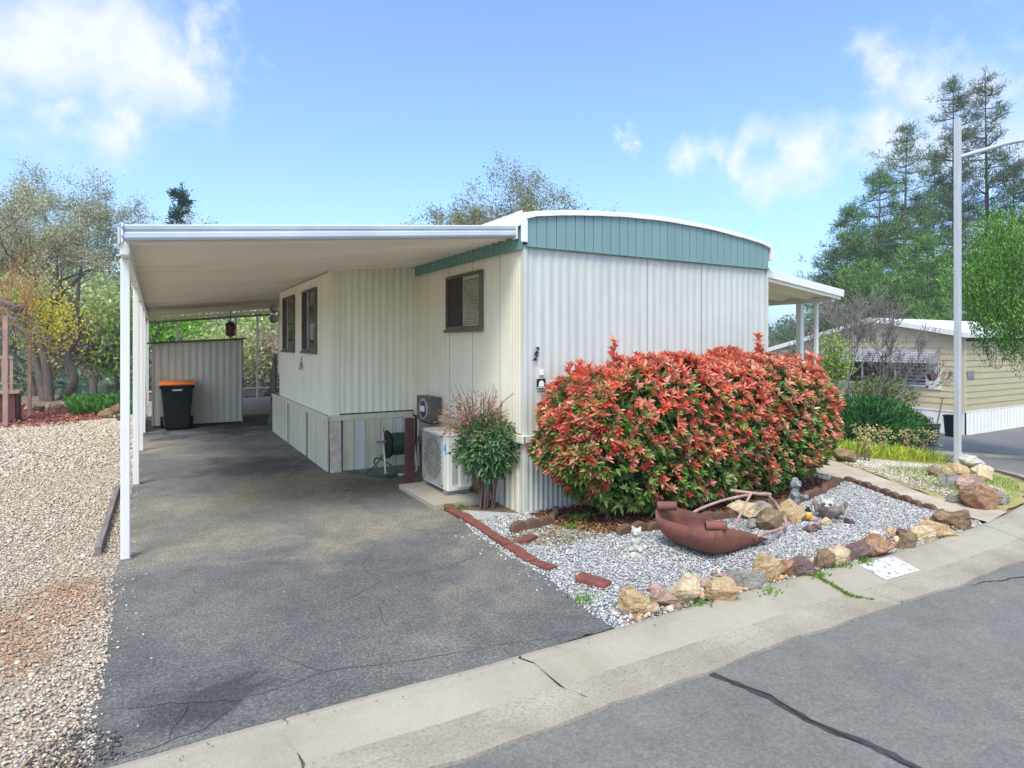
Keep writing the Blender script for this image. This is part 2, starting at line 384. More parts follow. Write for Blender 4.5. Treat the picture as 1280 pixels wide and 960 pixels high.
class MB:
    """collects shapes in world coordinates; build() links them as one mesh with its origin at the parent or its own middle"""
    def __init__(s): s.v = []; s.f = []
    def add(s, vs, fs):
        b = len(s.v); s.v += [tuple(v) for v in vs]; s.f += [tuple(i + b for i in f) for f in fs]; return s
    def box(s, x0, x1, y0, y1, z0, z1):
        v = [(x, y, z) for z in (z0, z1) for y in (y0, y1) for x in (x0, x1)]
        return s.add(v, [(0, 2, 3, 1), (4, 5, 7, 6), (0, 1, 5, 4), (2, 6, 7, 3), (0, 4, 6, 2), (1, 3, 7, 5)])
    def bar(s, a, b, w, h, up=(0, 0, 1)):
        a, b = Vector(a), Vector(b); d = (b - a).normalized(); u = Vector(up)
        if abs(d.dot(u)) > 0.97: u = Vector((1, 0, 0))
        r = d.cross(u).normalized(); u = r.cross(d)
        v = [p + r * sx * w / 2 + u * sz * h / 2 for p in (a, b) for sx, sz in ((-1, -1), (1, -1), (1, 1), (-1, 1))]
        return s.add(v, [(0, 1, 2, 3), (7, 6, 5, 4), (0, 4, 5, 1), (1, 5, 6, 2), (2, 6, 7, 3), (3, 7, 4, 0)])
    def tube(s, pts, r, n=8, cap=True):
        pts = [Vector(p) for p in pts]; rs = r if isinstance(r, (list, tuple)) else [r] * len(pts)
        vs = []; up = None
        for i, p in enumerate(pts):
            d = (pts[min(i + 1, len(pts) - 1)] - pts[max(i - 1, 0)])
            d = d.normalized() if d.length > 1e-9 else Vector((0, 0, 1))
            if up is None:
                up = d.orthogonal().normalized()
            up = (up - d * up.dot(d)); up = up.normalized() if up.length > 1e-6 else d.orthogonal().normalized()
            q = d.cross(up)
            vs += [p + (up * math.cos(2 * math.pi * k / n) + q * math.sin(2 * math.pi * k / n)) * rs[i] for k in range(n)]
        fs = [(i * n + k, i * n + (k + 1) % n, (i + 1) * n + (k + 1) % n, (i + 1) * n + k) for i in range(len(pts) - 1) for k in range(n)]
        if cap: fs += [tuple(range(n - 1, -1, -1)), tuple((len(pts) - 1) * n + k for k in range(n))]
        return s.add(vs, fs)
    def lathe(s, c, prof, n=20, axis=(0, 0, 1)):
        c = Vector(c); A = Vector(axis).normalized(); u = A.orthogonal().normalized(); w = A.cross(u)
        vs = [c + A * h + (u * math.cos(2 * math.pi * k / n) + w * math.sin(2 * math.pi * k / n)) * r for r, h in prof for k in range(n)]
        m = len(prof)
        fs = [(i * n + k, i * n + (k + 1) % n, (i + 1) * n + (k + 1) % n, (i + 1) * n + k) for i in range(m - 1) for k in range(n)]
        fs += [tuple(range(n - 1, -1, -1)), tuple((m - 1) * n + k for k in range(n))]
        return s.add(vs, fs)
    def poly(s, pts, thick):
        """closed outline (list of 3-D points) pushed along vector thick"""
        n = len(pts); t = Vector(thick); p = [Vector(q) for q in pts]
        return s.add(p + [q + t for q in p], [tuple(range(n - 1, -1, -1)), tuple(range(n, 2 * n))] + [(i, (i + 1) % n, (i + 1) % n + n, i + n) for i in range(n)])
    def build(s, name, mat, parent=None, smooth=False, bev=0, origin=None):
        if parent is not None: o0 = world_loc(parent)
        elif origin is not None: o0 = Vector(origin)
        else:
            xs = np.array(s.v); lo, hi = xs.min(0), xs.max(0); o0 = Vector(((lo[0] + hi[0]) / 2, (lo[1] + hi[1]) / 2, lo[2]))
        me = bpy.data.meshes.new(name)
        me.from_pydata([tuple(Vector(v) - o0) for v in s.v], [], s.f)
        bm = bmesh.new(); bm.from_mesh(me); bmesh.ops.recalc_face_normals(bm, faces=bm.faces); bm.to_mesh(me); bm.free()
        o = link(name, me, mat, parent, smooth)
        if parent is None: o.location = o0
        if bev: bevel(o, bev)
        return o

def np_mesh(name, V, F, mat, parent=None, cols=None, smooth=False, origin=None):
    V = np.asarray(V, np.float32); F = np.asarray(F, np.int32)
    o0 = world_loc(parent) if parent is not None else Vector(origin if origin is not None else (float(V[:, 0].mean()), float(V[:, 1].mean()), float(V[:, 2].min())))
    V = V - np.array(o0, np.float32)
    me = bpy.data.meshes.new(name)
    k = F.shape[1]
    me.vertices.add(len(V)); me.vertices.foreach_set('co', V.ravel())
    me.loops.add(F.size); me.loops.foreach_set('vertex_index', F.ravel())
    me.polygons.add(len(F)); me.polygons.foreach_set('loop_start', np.arange(0, F.size, k, dtype=np.int32))
    me.update(calc_edges=True)
    if cols is not None:
        ca = me.color_attributes.new('Col', 'FLOAT_COLOR', 'POINT')
        c4 = np.ones((len(V), 4), np.float32); c4[:, :3] = cols
        ca.data.foreach_set('color', c4.ravel())
    o = link(name, me, mat, parent, smooth)
    if parent is None: o.location = o0
    return o

def unit(a):
    return a / np.maximum(np.linalg.norm(a, axis=-1, keepdims=True), 1e-9)

def leaf_quads(P, D, N, L, W, C, fold=0.25, droop=0.0, six=False):
    """leaf blades: base P, direction D, normal N, length L, width W, colour C (one row per leaf)"""
    D = unit(D); S = unit(np.cross(D, N)); N = np.cross(S, D)
    L = np.broadcast_to(L, (len(P),))[:, None]; W = np.broadcast_to(W, (len(P),))[:, None]
    dr = -np.array([0, 0, 1.0]) * L * droop
    if not six:
        V = np.stack([P, P + D * L * .5 + S * W * .5 + N * W * fold, P + D * L + dr, P + D * L * .5 - S * W * .5 + N * W * fold], 1)
        F = np.arange(len(P) * 4).reshape(-1, 4); k = 4
    else:
        e = N * W * fold
        V = np.stack([P, P + D * L * .3 + S * W * .42 + e, P + D * L * .68 + S * W * .45 + e + dr * .4, P + D * L + dr,
                      P + D * L * .68 - S * W * .45 + e + dr * .4, P + D * L * .3 - S * W * .42 + e], 1)
        b = np.arange(len(P))[:, None] * 6
        F = np.concatenate([b + np.array([0, 1, 2, 3]), b + np.array([0, 3, 4, 5])], 0); k = 6
    return V.reshape(-1, 3), F, np.repeat(np.asarray(C, np.float32)[:, :3], k, 0)

def palette(cols, n, jitter=0.15, p=None):
    a = np.array([c[:3] for c in cols]); i = rng.choice(len(a), n, p=p)
    return np.clip(a[i] * (1 + rng.normal(0, jitter, (n, 1))) * (1 + rng.normal(0, jitter * .35, (n, 3))), 0.003, 1)

def rand_dirs(n):
    return unit(rng.normal(size=(n, 3)))

ICO_V = None
def ico():
    global ICO_V
    bm = bmesh.new(); bmesh.ops.create_icosphere(bm, subdivisions=1, radius=1)
    V = np.array([v.co[:] for v in bm.verts]); F = np.array([[v.index for v in f.verts] for f in bm.faces]); bm.free()
    return V, F
OCT_V = np.array([(1, 0, 0), (0, 1, 0), (-1, 0, 0), (0, -1, 0), (0, 0, 1), (0, 0, -1)], float)
OCT_F = np.array([(0, 1, 4), (1, 2, 4), (2, 3, 4), (3, 0, 4), (1, 0, 5), (2, 1, 5), (3, 2, 5), (0, 3, 5)])

def pebbles(P, size, C, flat=0.55, kind='oct', jit=0.28):
    bv, bf = (OCT_V, OCT_F) if kind == 'oct' else ico()
    n, m = len(P), len(bv)
    V = bv[None] * (1 + rng.uniform(-jit, jit, (n, m, 1)))
    sc = np.stack([size * rng.uniform(.7, 1.3, n), size * rng.uniform(.55, 1.0, n), size * flat * rng.uniform(.6, 1.2, n)], 1)
    V = V * sc[:, None, :]
    a = rng.uniform(0, 6.28, n); tl = rng.normal(0, .3, n)
    ca, sa, ct, st = np.cos(a), np.sin(a), np.cos(tl), np.sin(tl)
    y, z = V[..., 1] * ct[:, None] - V[..., 2] * st[:, None], V[..., 1] * st[:, None] + V[..., 2] * ct[:, None]
    x = V[..., 0]
    V = np.stack([x * ca[:, None] - y * sa[:, None], x * sa[:, None] + y * ca[:, None], z], -1) + P[:, None, :]
    F = (bf[None] + (np.arange(n) * m)[:, None, None]).reshape(-1, 3)
    return V.reshape(-1, 3), F, np.repeat(C, m, 0)

def copy_tree(o, parent=None):
    c = o.copy(); col.objects.link(c); c.parent = parent
    for ch in o.children: copy_tree(ch, c)
    return c

# ================================================================== SETTING
def gz(x, y=0.0):
    """level of the ground: flat round the home, falling away to the right towards the next lot"""
    z = -0.12 * min(max(x - 5.0, 0), 7.5) - 0.046 * min(max(x - 12.5, 0), 6.0)
    return z

def hill(x, y):
    """open country: a valley behind the lots and a wooded slope beyond it"""
    z = gz(x)
    v = max(0.0, y - 18 - max(0, x - 6) * 0.5)
    z -= 5.5 * (1 - math.exp(-(v / 14) ** 2))
    far = min(1.0, max(0.0, (math.hypot(x, y) - 80) / 80)); z += 6.0 * far * far * (3 - 2 * far) * (1 if x > 8 else 0.3)
    lift = max(0.0, v - 22)
    amp = 17.5 if x < 8 else 17.5 - 9.0 * min(1, (x - 8) / 50)
    z += amp * (1 - math.exp(-(lift / 55) ** 2)) + 0.5 * math.sin(x * 0.11) * min(1, v / 20) + 0.4 * math.sin(y * .13 + x * .07) * min(1, v / 20)
    return z

def axis_pts(lo, hi, near, step):
    out_, x = [], 0.0
    while x < near: out_.append(x); x += step
    while x < hi: out_.append(x); x *= 1.12
    out_.append(hi)
    return sorted(set([-a for a in out_ if a <= -lo] + [lo] + out_))
gx, gy = axis_pts(-330, 330, 24, 2.0), axis_pts(-200, 330, 44, 2.0)
V = [(x, y, hill(x, y) - 0.10) for y in gy for x in gx]
nx = len(gx)
F = [(j * nx + i, j * nx + i + 1, (j + 1) * nx + i + 1, (j + 1) * nx + i) for j in range(len(gy) - 1) for i in range(nx - 1)]
tag(np_mesh('ground', V, F, 'terrain', smooth=True, origin=(0, 0, 0)), kind='structure')

def sheet(name, pts, mat, off, kind='structure', parent=None, extra=()):
    """flat-lying polygon draped on the ground"""
    bm = bmesh.new()
    bm.faces.new([bm.verts.new((x, y, 0)) for x, y in pts])
    for X in (5.0, 12.5, 18.5) + tuple(extra):
        bmesh.ops.bisect_plane(bm, geom=bm.verts[:] + bm.edges[:] + bm.faces[:], plane_co=(X, 0, 0), plane_no=(1, 0, 0))
    bmesh.ops.triangulate(bm, faces=bm.faces)
    bmesh.ops.recalc_face_normals(bm, faces=bm.faces)
    for v in bm.verts: v.co.z = gz(v.co.x) + off
    for f in bm.faces:
        if f.normal.z < 0: f.normal_flip()
    me = bpy.data.meshes.new(name); bm.to_mesh(me); bm.free()
    o = link(name, me, mat, parent)
    if kind: o['kind'] = kind
    return o

def smooth_path(pts, n=6):
    """Catmull-Rom through 2-D or 3-D points"""
    P = [Vector(p) for p in pts]; P = [P[0] * 2 - P[1]] + P + [P[-1] * 2 - P[-2]]
    o = []
    for i in range(1, len(P) - 2):
        for k in range(n):
            t = k / n
            a, b, c, d = P[i - 1], P[i], P[i + 1], P[i + 2]
            o.append(0.5 * (2 * b + (c - a) * t + (2 * a - 5 * b + 4 * c - d) * t * t + (3 * b - a - 3 * c + d) * t ** 3))
    o.append(P[-2]); return o

KERB = smooth_path([(-14, -2.1), (-8, -2.18), (-3.2, -2.22), (-1.5, -2.29), (0.4, -2.33), (1.9, -2.40), (3.1, -2.40), (4.4, -2.28), (5.6, -2.0), (6.9, -1.5),
                    (8.2, -0.75), (9.3, 0.35), (9.9, 1.9), (10.1, 5), (10.1, 10), (10, 18)], 6)

sheet('street', [(-60, -16), (30, -16), (30, -4), (18, -2.0), (10.4, 4.4), (12.2, 9), (12.4, 24), (9.8, 24), (9.8, 4), (9, 0.6), (7.5, -0.8), (4.4, -2.0), (-3, -2.0), (-60, -1.9)], 'street', -0.042)
yard = [(-14, 17), (-14, -2.1)] + [(p.x, p.y) for p in KERB[1:]] + [(9.9, 17.2)]
sheet('yard', yard, 'soil', -0.022)

# kerb: rolled concrete, cast in slabs with open joints
kerb_root = bpy.data.objects.new('kerb', None); col.objects.link(kerb_root); kerb_root['kind'] = 'structure'
prof = [(0.0, -0.12), (0.0, 0.018), (0.035, 0.024), (0.10, 0.016), (0.27, -0.022), (0.345, -0.030), (0.36, -0.0315), (0.42, -0.030), (0.50, -0.026), (0.50, -0.12)]
def arc(path):
    s = [0.0]
    for a, b in zip(path, path[1:]): s.append(s[-1] + (b - a).length)
    return s
KS = arc(KERB)
def kerb_at(s):
    i = max(k for k in range(len(KS)) if KS[k] <= s + 1e-9); i = min(i, len(KERB) - 2)
    t = (s - KS[i]) / (KS[i + 1] - KS[i]); p = KERB[i].lerp(KERB[i + 1], t); d = (KERB[i + 1] - KERB[i]).normalized()
    return p, Vector((d.y, -d.x))
def s_of_x(x):
    for i in range(len(KERB) - 1):
        if KERB[i].x <= x <= KERB[i + 1].x: return KS[i] + (x - KERB[i].x) / (KERB[i + 1].x - KERB[i].x) * (KS[i + 1] - KS[i])
joints = [0, s_of_x(-11.5), s_of_x(-8.7), s_of_x(-5.6), s_of_x(-2.55), s_of_x(-1.42), s_of_x(0.86), s_of_x(3.2)]
while joints[-1] + 2.4 < KS[-1]: joints.append(joints[-1] + 2.4)
joints.append(KS[-1])
def kerb_piece(s0, s1, wob0, wob1, jag=0.0):
    n = max(3, int((s1 - s0) / 0.12)); rows = []
    for i in range(n + 1):
        s = s0 + (s1 - s0) * i / n
        row = []
        for q, (o, h) in enumerate(prof):
            w = 0
            if i == 0: w = wob0[q] 
            if i == n: w = wob1[q]
            p, nrm = kerb_at(min(max(s + w, 0), KS[-1]))
            p = p + nrm * (o + (0.012 * math.sin(s * 5.3) + 0.008 * math.sin(s * 13.7) if q >= 8 else 0))
            row.append((p.x, p.y, gz(p.x) + h + 0.0015 * math.sin(s * 9 + q)))
        rows.append(row)
    m = len(prof); V = [v for r in rows for v in r]
    F = [(i * m + k, i * m + k + 1, (i + 1) * m + k + 1, (i + 1) * m + k) for i in range(n) for k in range(m - 1)]
    F += [tuple(range(m)), tuple(range(n * m + m - 1, n * m - 1, -1))]
    mb = MB(); mb.add(V, F)
    o = mb.build('kerb_slab', ['concrete', 'gutter_concrete'], kerb_root)
    for f in o.data.polygons:
        c = [o.data.vertices[v].index % m for v in f.vertices]
        if len(c) == 4 and min(c) >= 4: f.material_index = 1
        f.use_smooth = False
    return o
jag = {4: [0.0, 0.0, .012, -.02, .035, .01, .03, .05, .06, .06], 5: [0.0, 0, -.02, .03, .07, .12, .12, .15, .17, .17], 6: [0, 0, .0, 0.01, .02, .03, .03, .1, .2, .2]}
for i in range(len(joints) - 1):
    j0, j1 = jag.get(i, [0] * 10), jag.get(i + 1, [0] * 10)
    g = 0.007
    kerb_piece(joints[i] + g, joints[i + 1] - g, j0, j1)

# driveway
drv_edge_l = [(-3.28, -2.2), (-3.30, -1.8), (-3.24, -1.2), (-3.30, -0.6), (-3.33, 0.0), (-3.29, 0.6), (-3.31, 2), (-3.30, 5), (-3.3, 9.9)]
drv_edge_r = [(-0.05, 9.9), (-0.1, 2.8), (-0.30, 2.4), (-0.55, 1.6), (-0.66, 1.4), (-0.62, 0.9), (-0.62, 0.4), (-0.66, -0.4), (-0.68, -1.0), (-0.66, -1.5), (-0.72, -1.9), (-0.80, -2.27), (-1.5, -2.285), (-2.4, -2.25)]
def rough_line(pts, amp=0.015, step=0.08):
    o = []
    for a, b in zip(pts, pts[1:]):
        a, b = Vector(a), Vector(b); n = max(1, int((b - a).length / step)); d = (b - a).normalized()
        for k in range(n):
            p = a.lerp(b, k / n); w = random.gauss(0, amp); o.append((p.x - d.y * w, p.y + d.x * w))
    o.append(tuple(pts[-1])); return o
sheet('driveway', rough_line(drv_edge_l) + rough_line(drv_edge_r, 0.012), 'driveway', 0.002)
sheet('patio', [(-3.3, 9.9), (0.0, 9.9), (0.0, 15.0), (-3.3, 15.0)], 'concrete', 0.0)

def ribbon(name, pts, w, mat, off, kind=None, parent=None, label=None, cat=None, seed=1, taper=True):
    """a crack or seam lying on the ground: an uneven narrow strip"""
    r = random.Random(seed); P = []
    for a, b in zip(pts, pts[1:]):
        a, b = Vector(a), Vector(b); n = max(1, int((b - a).length / 0.035))
        P += [a.lerp(b, k / n) for k in range(n)]
    P.append(Vector(pts[-1])); L, Rr = [], []
    jx = 0
    for i, p in enumerate(P):
        d = (P[min(i + 1, len(P) - 1)] - P[max(i - 1, 0)]).normalized(); nrm = Vector((-d.y, d.x))
        jx = jx * 0.86 + r.gauss(0, max(w * 0.45, 0.006) if taper else w * 0.10)
        ww = w * (0.55 + 0.5 * r.random()) * (min(1, 0.25 + min(i, len(P) - 1 - i) / (len(P) * .2)) if taper else 1)
        c = p + nrm * jx
        L.append(c + nrm * ww / 2); Rr.append(c - nrm * ww / 2)
    V = [(p.x, p.y, gz(p.x) + off) for p in L + Rr]; n = len(P)
    F = [(i, n + i, n + i + 1, i + 1) for i in range(n - 1)]
    mb = MB(); mb.add(V, F); o = mb.build(name, mat, parent, origin=(0, 0, 0))
    if kind: o['kind'] = kind
    return o
cr = [[(-3.25, -1.72), (-2.9, -1.88), (-2.7, -1.98), (-2.3, -1.95), (-1.9, -2.02), (-1.5, -2.1)], [(-2.7, -1.98), (-2.85, -2.12), (-3.2, -2.14)],
      [(-2.1, -1.2), (-1.7, -0.95), (-1.2, -0.92), (-0.75, -0.75)], [(-1.7, -0.95), (-1.75, -0.6), (-1.6, -0.35)], [(-1.85, -1.3), (-1.9, -1.6)],
      [(-1.2, 0.2), (-1.0, -0.1), (-0.8, -0.35)], [(-2.5, -1.6), (-2.3, -1.95)], [(-1.5, -2.1), (-1.1, -2.2)], [(-2.9, -1.88), (-3.0, -2.15)]]
for i, c in enumerate(cr):
    ribbon('crack', c, 0.0034, 'crack', 0.0045, 'structure', seed=i)
ribbon('edge_seam', [(-3.2, -2.225), (-2.4, -2.25), (-1.5, -2.288), (-0.8, -2.275)], 0.022, 'crack', 0.005, 'structure', seed=20, taper=False)
ribbon('tar_seam', [(-0.64, -2.80), (-0.60, -2.95), (-0.545, -3.1), (-0.56, -3.3), (-0.50, -3.5), (-0.47, -3.8), (-0.43, -4.4), (-0.40, -5.2)], 0.042, 'tar', -0.0385, 'structure', seed=22, taper=False)
ribbon('crack', [(-0.63, -2.82), (-0.60, -2.95), (-0.545, -3.1), (-0.555, -3.3), (-0.50, -3.5), (-0.47, -3.8), (-0.43, -4.4)], 0.009, 'crack', -0.0350, 'structure', seed=23)
ribbon('crack', [(1.75, -2.92), (2.3, -3.05), (2.9, -3.1), (3.6, -3.3)], 0.012, 'crack', -0.038, 'structure', seed=24)

# beige gravel lot on the left, white gravel bed in front of the home, path, right-hand patch
gl = [(-13.9, 16.5), (-13.9, -2.05), (-8, -2.14), (-3.2, -2.2)] + [(x + 0.06, y) for x, y in drv_edge_l[1:]] + [(-3.35, 16.5)]
sheet('gravel_lot', gl, 'gravel_base_beige', -0.008)
bed = [(-0.70, -0.4), (-0.72, -1.0), (-0.70, -1.5), (-0.78, -1.9), (-0.80, -2.30)] + [(p.x, p.y + 0.02) for p in KERB if -0.7 < p.x < 3.35] + [(3.40, -2.30), (3.55, -1.5), (4.0, -0.72), (4.0, 0.0), (-0.02, 0.0), (-0.55, 0.5)]
sheet('gravel_bed', bed, 'gravel_base_white', -0.006)
hb = [(0.02, -0.06), (0.02, -0.52), (0.22, -0.86), (0.6, -0.99), (2.0, -1.12), (3.0, -0.98), (3.75, -0.7), (3.95, -0.06)]
sheet('hedge_bed', hb, 'bed_soil', 0.004)
sheet('footpath', [(3.42, -2.37), (3.98, -2.30), (4.02, -1.6), (4.42, -0.95), (4.75, -0.4), (5.1, 0.3), (5.1, 4), (4.2, 4), (4.1, 0.1), (4.02, -0.66), (3.62, -1.48)], 'path_concrete', 0.006)
rb = [(4.02, -2.28), (4.6, -2.2), (5.6, -1.9), (6.9, -1.4), (8.1, -0.65), (9.1, 0.4), (9.4, 2), (9.4, 6), (5.2, 6), (5.15, 0.3), (4.8, -0.4), (4.46, -0.97), (4.06, -1.62)]
sheet('verge', rough_line(rb + rb[:1], 0.03, 0.12)[:-1], 'grass_dry', -0.004)

# the lot across the lane
sheet('neighbour_lot', [(10.55, 4.55), (18.1, -1.85), (40, -6), (40, 30), (12.6, 30), (12.6, 10)], 'neighbour_drive', -0.02, extra=(14, 16))
mbk = MB()
a, b = Vector((10.45, 4.45)), Vector((18.0, -1.95)); d = (b - a).normalized(); nr = Vector((d.y, -d.x))
pts = [a + d * (b - a).length * k / 14 for k in range(15)]
V = []
for p in pts:
    for o, h in ((0.0, -0.1), (0.0, 0.0), (-0.02, 0.012), (-0.22, 0.012), (-0.26, -0.1)):
        q = p - nr * o * -1 * -1; V.append((q.x, q.y, gz(q.x) + h))
F = [(i * 5 + k, i * 5 + k + 1, (i + 1) * 5 + k + 1, (i + 1) * 5 + k) for i in range(14) for k in range(4)]
mbk.add(V, F); tag(mbk.build('gutter_strip', 'gutter_concrete'), kind='structure')

# red leaf litter patch and low green patch at the back of the gravel lot
sheet('litter_ground', rough_line([(-7.2, 9.6), (-4.9, 9.5), (-4.2, 10.3), (-3.6, 12.8), (-4.4, 14.6), (-7, 14.8), (-7.2, 9.6)][:-1] + [(-7.2, 9.6)], 0.12, 0.3), 'red_litter', 0.004)
sheet('back_soil', [(-14, 14.3), (-3.4, 13.9), (-3.4, 15.2), (1, 15.2), (1, 18.5), (-14, 18.5)], 'soil', 0.012)

# painted number patch on the kerb, worn
p0, n0 = kerb_at(s_of_x(1.3)); p1, n1 = kerb_at(s_of_x(1.72))
def on_kerb(x, o):
    p, n = kerb_at(s_of_x(x)); q = p + n * o
    for (oa, ha), (ob, hb_) in zip(prof[1:], prof[2:]):
        if oa <= o <= ob: h = ha + (hb_ - ha) * (o - oa) / (ob - oa); break
    return (q.x, q.y, gz(q.x) + h + 0.004)
V = [on_kerb(1.31 + .40 * i / 8, .055 + .20 * j / 5) for j in range(6) for i in range(9)]
F = [(j * 9 + i, j * 9 + i + 1, (j + 1) * 9 + i + 1, (j + 1) * 9 + i) for j in range(5) for i in range(8)]
mb = MB(); mb.add(V, F); tag(mb.build('kerb_number_patch', 'paint_patch'), 'worn white painted number patch on the pale kerb', 'paint mark')
# moss and grit in the kerb joint

# ================================================================== THE MOBILE HOME
home = thing('mobile_home', 'white corrugated mobile home with teal fascia and arched roof behind the red hedge', 'mobile home', (0, 0, 0))
HL, HW = 13.6, 3.52

def corrugated(name, mat, parent, u0, u1, lo, hi, fixed, axis, out_sign, period=0.1, amp=0.007, shape='sine', per=8, thick=None):
    """a sheet whose ribs stand vertical; axis 'x' spans X at Y=fixed, 'y' spans Y at X=fixed; lo/hi numbers or functions of u"""
    L = lo if callable(lo) else (lambda u: lo); H = hi if callable(hi) else (lambda u: hi)
    n = max(2, int(round((u1 - u0) / period * per))); V = []
    for i in range(n + 1):
        u = u0 + (u1 - u0) * i / n
        ph = ((u - u0) / period) % 1.0
        if shape == 'sine': w = amp * (0.5 - 0.5 * math.cos(2 * math.pi * ph))
        elif shape == 'trap': w = amp * min(1, max(0, (abs(ph - .5) - .18) / .12))
        else: w = amp * (1 if ph > 0.14 else 0)
        q = fixed + out_sign * w
        V += [((u, q, z) if axis == 'x' else (q, u, z)) for z in (L(u), H(u))]
    F = [(2 * i, 2 * i + 2, 2 * i + 3, 2 * i + 1) for i in range(n)]
    mb = MB(); mb.add(V, F)
    return mb.build(name, mat, parent, smooth=(shape == 'sine'))

# floor/inner body so that nothing is hollow
MB().box(0.03, HW - .03, 0.03, HL - .03, 0.05, 2.72).build('inner_shell', 'dark_seam', home)
MB().box(-1.12, 0.03, 2.83, 6.32, 0.05, 2.44).build('bay_shell', 'dark_seam', home)

# end wall panels (seams measured along the wall)
seams = [0.03, 1.57, 2.39, 3.20, HW - 0.01]
for a_, b_ in zip(seams, seams[1:]):
    corrugated('wall_panel', 'siding', home, a_ + 0.003, b_ - 0.003, 0.73, 2.54, 0.012, 'x', -1, 0.103, 0.0085)
# corner trims
MB().box(-0.012, 0.032, -0.014, 0.03, 0.0, 2.54).build('corner_trim', 'siding', home, bev=0.004)
MB().box(HW - 0.012, HW + 0.012, -0.014, 0.03, 0.0, 2.54).build('corner_trim', 'siding', home, bev=0.004)
# street-side wall left of the corner: alternating panels, window hole covered by the window unit
ys = [0.032, 0.49, 1.11, 1.73, 2.40, 2.80]
for k, (a_, b_) in enumerate(zip(ys, ys[1:])):
    corrugated('wall_panel', 'siding_side', home, a_ + 0.007, b_ - 0.007, 0.73, 2.66, 0.012, 'y', -1, 0.052, 0.0035 if k < 4 else 0.0022)
# long far walls
corrugated('wall_panel', 'siding', home, 0.03, HL, 0.73, 2.72, HW - .012, 'y', 1, 0.103, 0.009, per=5)
corrugated('wall_panel', 'siding', home, 0.03, HW, 0.73, 2.72, HL - .012, 'x', 1, 0.103, 0.009, per=5)
corrugated('wall_panel', 'siding_side', home, 6.36, HL, 0.73, 2.66, 0.012, 'y', -1, 0.103, 0.006, per=5)

# bay
pan_y = [2.80, 3.24, 3.80, 4.36, 5.0, 5.62, 6.35]
for a_, b_ in zip(pan_y, pan_y[1:]):
    bevel(MB().box(-1.152, -1.125, a_ + 0.010, b_ - 0.010, 0.70, 2.50).build('wall_panel', 'siding_bay', home), 0.004)
corrugated('wall_panel', 'siding_bay', home, -1.02, -0.012, 0.72, 2.62, 2.81, 'x', -1, 0.092, 0.011)
MB().box(-1.152, -1.02, 2.788, 2.815, 0.70, 2.54).build('corner_trim', 'siding_bay', home, bev=0.004)
MB().box(-1.09, -1.083, 2.783, 2.79, 0.72, 2.53).build('trim_bead', 'skirt_tan', home)
MB().box(-0.035, 0.012, 2.770, 2.812, 0.71, 2.62).build('corner_trim', 'siding_bay', home, bev=.003)
MB().box(-1.12, 0.0, 6.30, 6.34, 0.05, 2.5).build('bay_end', 'siding_bay', home)
# skirt rails
MB().box(-0.035, HW + .02, -0.05, -0.012, 0.665, 0.735).build('skirt_rail', 'siding', home, bev=0.006)
MB().box(-0.05, -0.012, -0.05, 2.76, 0.660, 0.732).build('skirt_rail', 'skirt', home, bev=0.006)
MB().box(-1.175, -0.055, 2.755, 2.795, 0.635, 0.705).build('skirt_rail', 'skirt_tan', home, bev=0.006)
MB().box(-1.19, -1.155, 2.755, 6.95, 0.635, 0.700).build('skirt_rail', 'skirt_tan', home, bev=0.006)
# skirting sheets: end wall
for a_, b_ in ((0.03, 1.2), (1.2, 2.4), (2.4, HW)):
    corrugated('skirt_sheet', 'siding' if a_ < 1 else 'skirt', home, a_, b_ - .004, -0.03, 0.665, 0.0, 'x', -1, 0.056, 0.014, 'trap')
# side wall skirt
for (a_, b_, m) in ((0.03, 0.36, 'skirt'), (0.36, 0.72, 'skirt_blue'), (0.72, 1.2, 'skirt'), (1.2, 1.9, 'skirt_tan'), (1.9, 2.76, 'skirt')):
    corrugated('skirt_sheet', m, home, a_, b_ - .004, -0.03, 0.66, 0.0, 'y', -1, 0.10, 0.012, 'trap')
# bay front skirt: odd sheets of different tone
xs_ = [-0.99, -0.84, -0.70, -0.49, -0.33, -0.19, -0.02]
for k, (a_, b_) in enumerate(zip(xs_, xs_[1:])):
    m = ['skirt_tan', 'skirt_blue', 'skirt_tan', 'skirt_tan', 'skirt_blue', 'skirt_tan'][k]
    MB().box(a_ + .003, b_ - .003, 2.768 - 0.006 * (k % 2), 2.785, -0.03, 0.636).build('skirt_sheet', m, home, bev=0.006)
    MB().box(a_ + .003, a_ + .018, 2.750, 2.768, -0.03, 0.634).build('rib', m, home, bev=0.004)
# bay side skirt: narrow boards with open dark gaps
y = 2.80; k = 0
while y < 6.9:
    w = 0.128
    if k not in (9, 20):
        MB().box(-1.172 - 0.004 * (k % 2), -1.150, y + .009, y + w - .009, -0.03, 0.634).build('skirt_board', ['skirt', 'skirt_tan', 'skirt'][k % 3], home, bev=0.004)
    y += w; k += 1
# flaking board leaning on the bay corner
o = MB().box(-0.07, 0.07, -0.014, 0.014, 0.0, 0.635).build('corner_board', 'peel_board', home, bev=0.004)
o.location = (-1.085, 2.722, 0.0); o.rotation_euler = (R(-2.5), 0, 0)

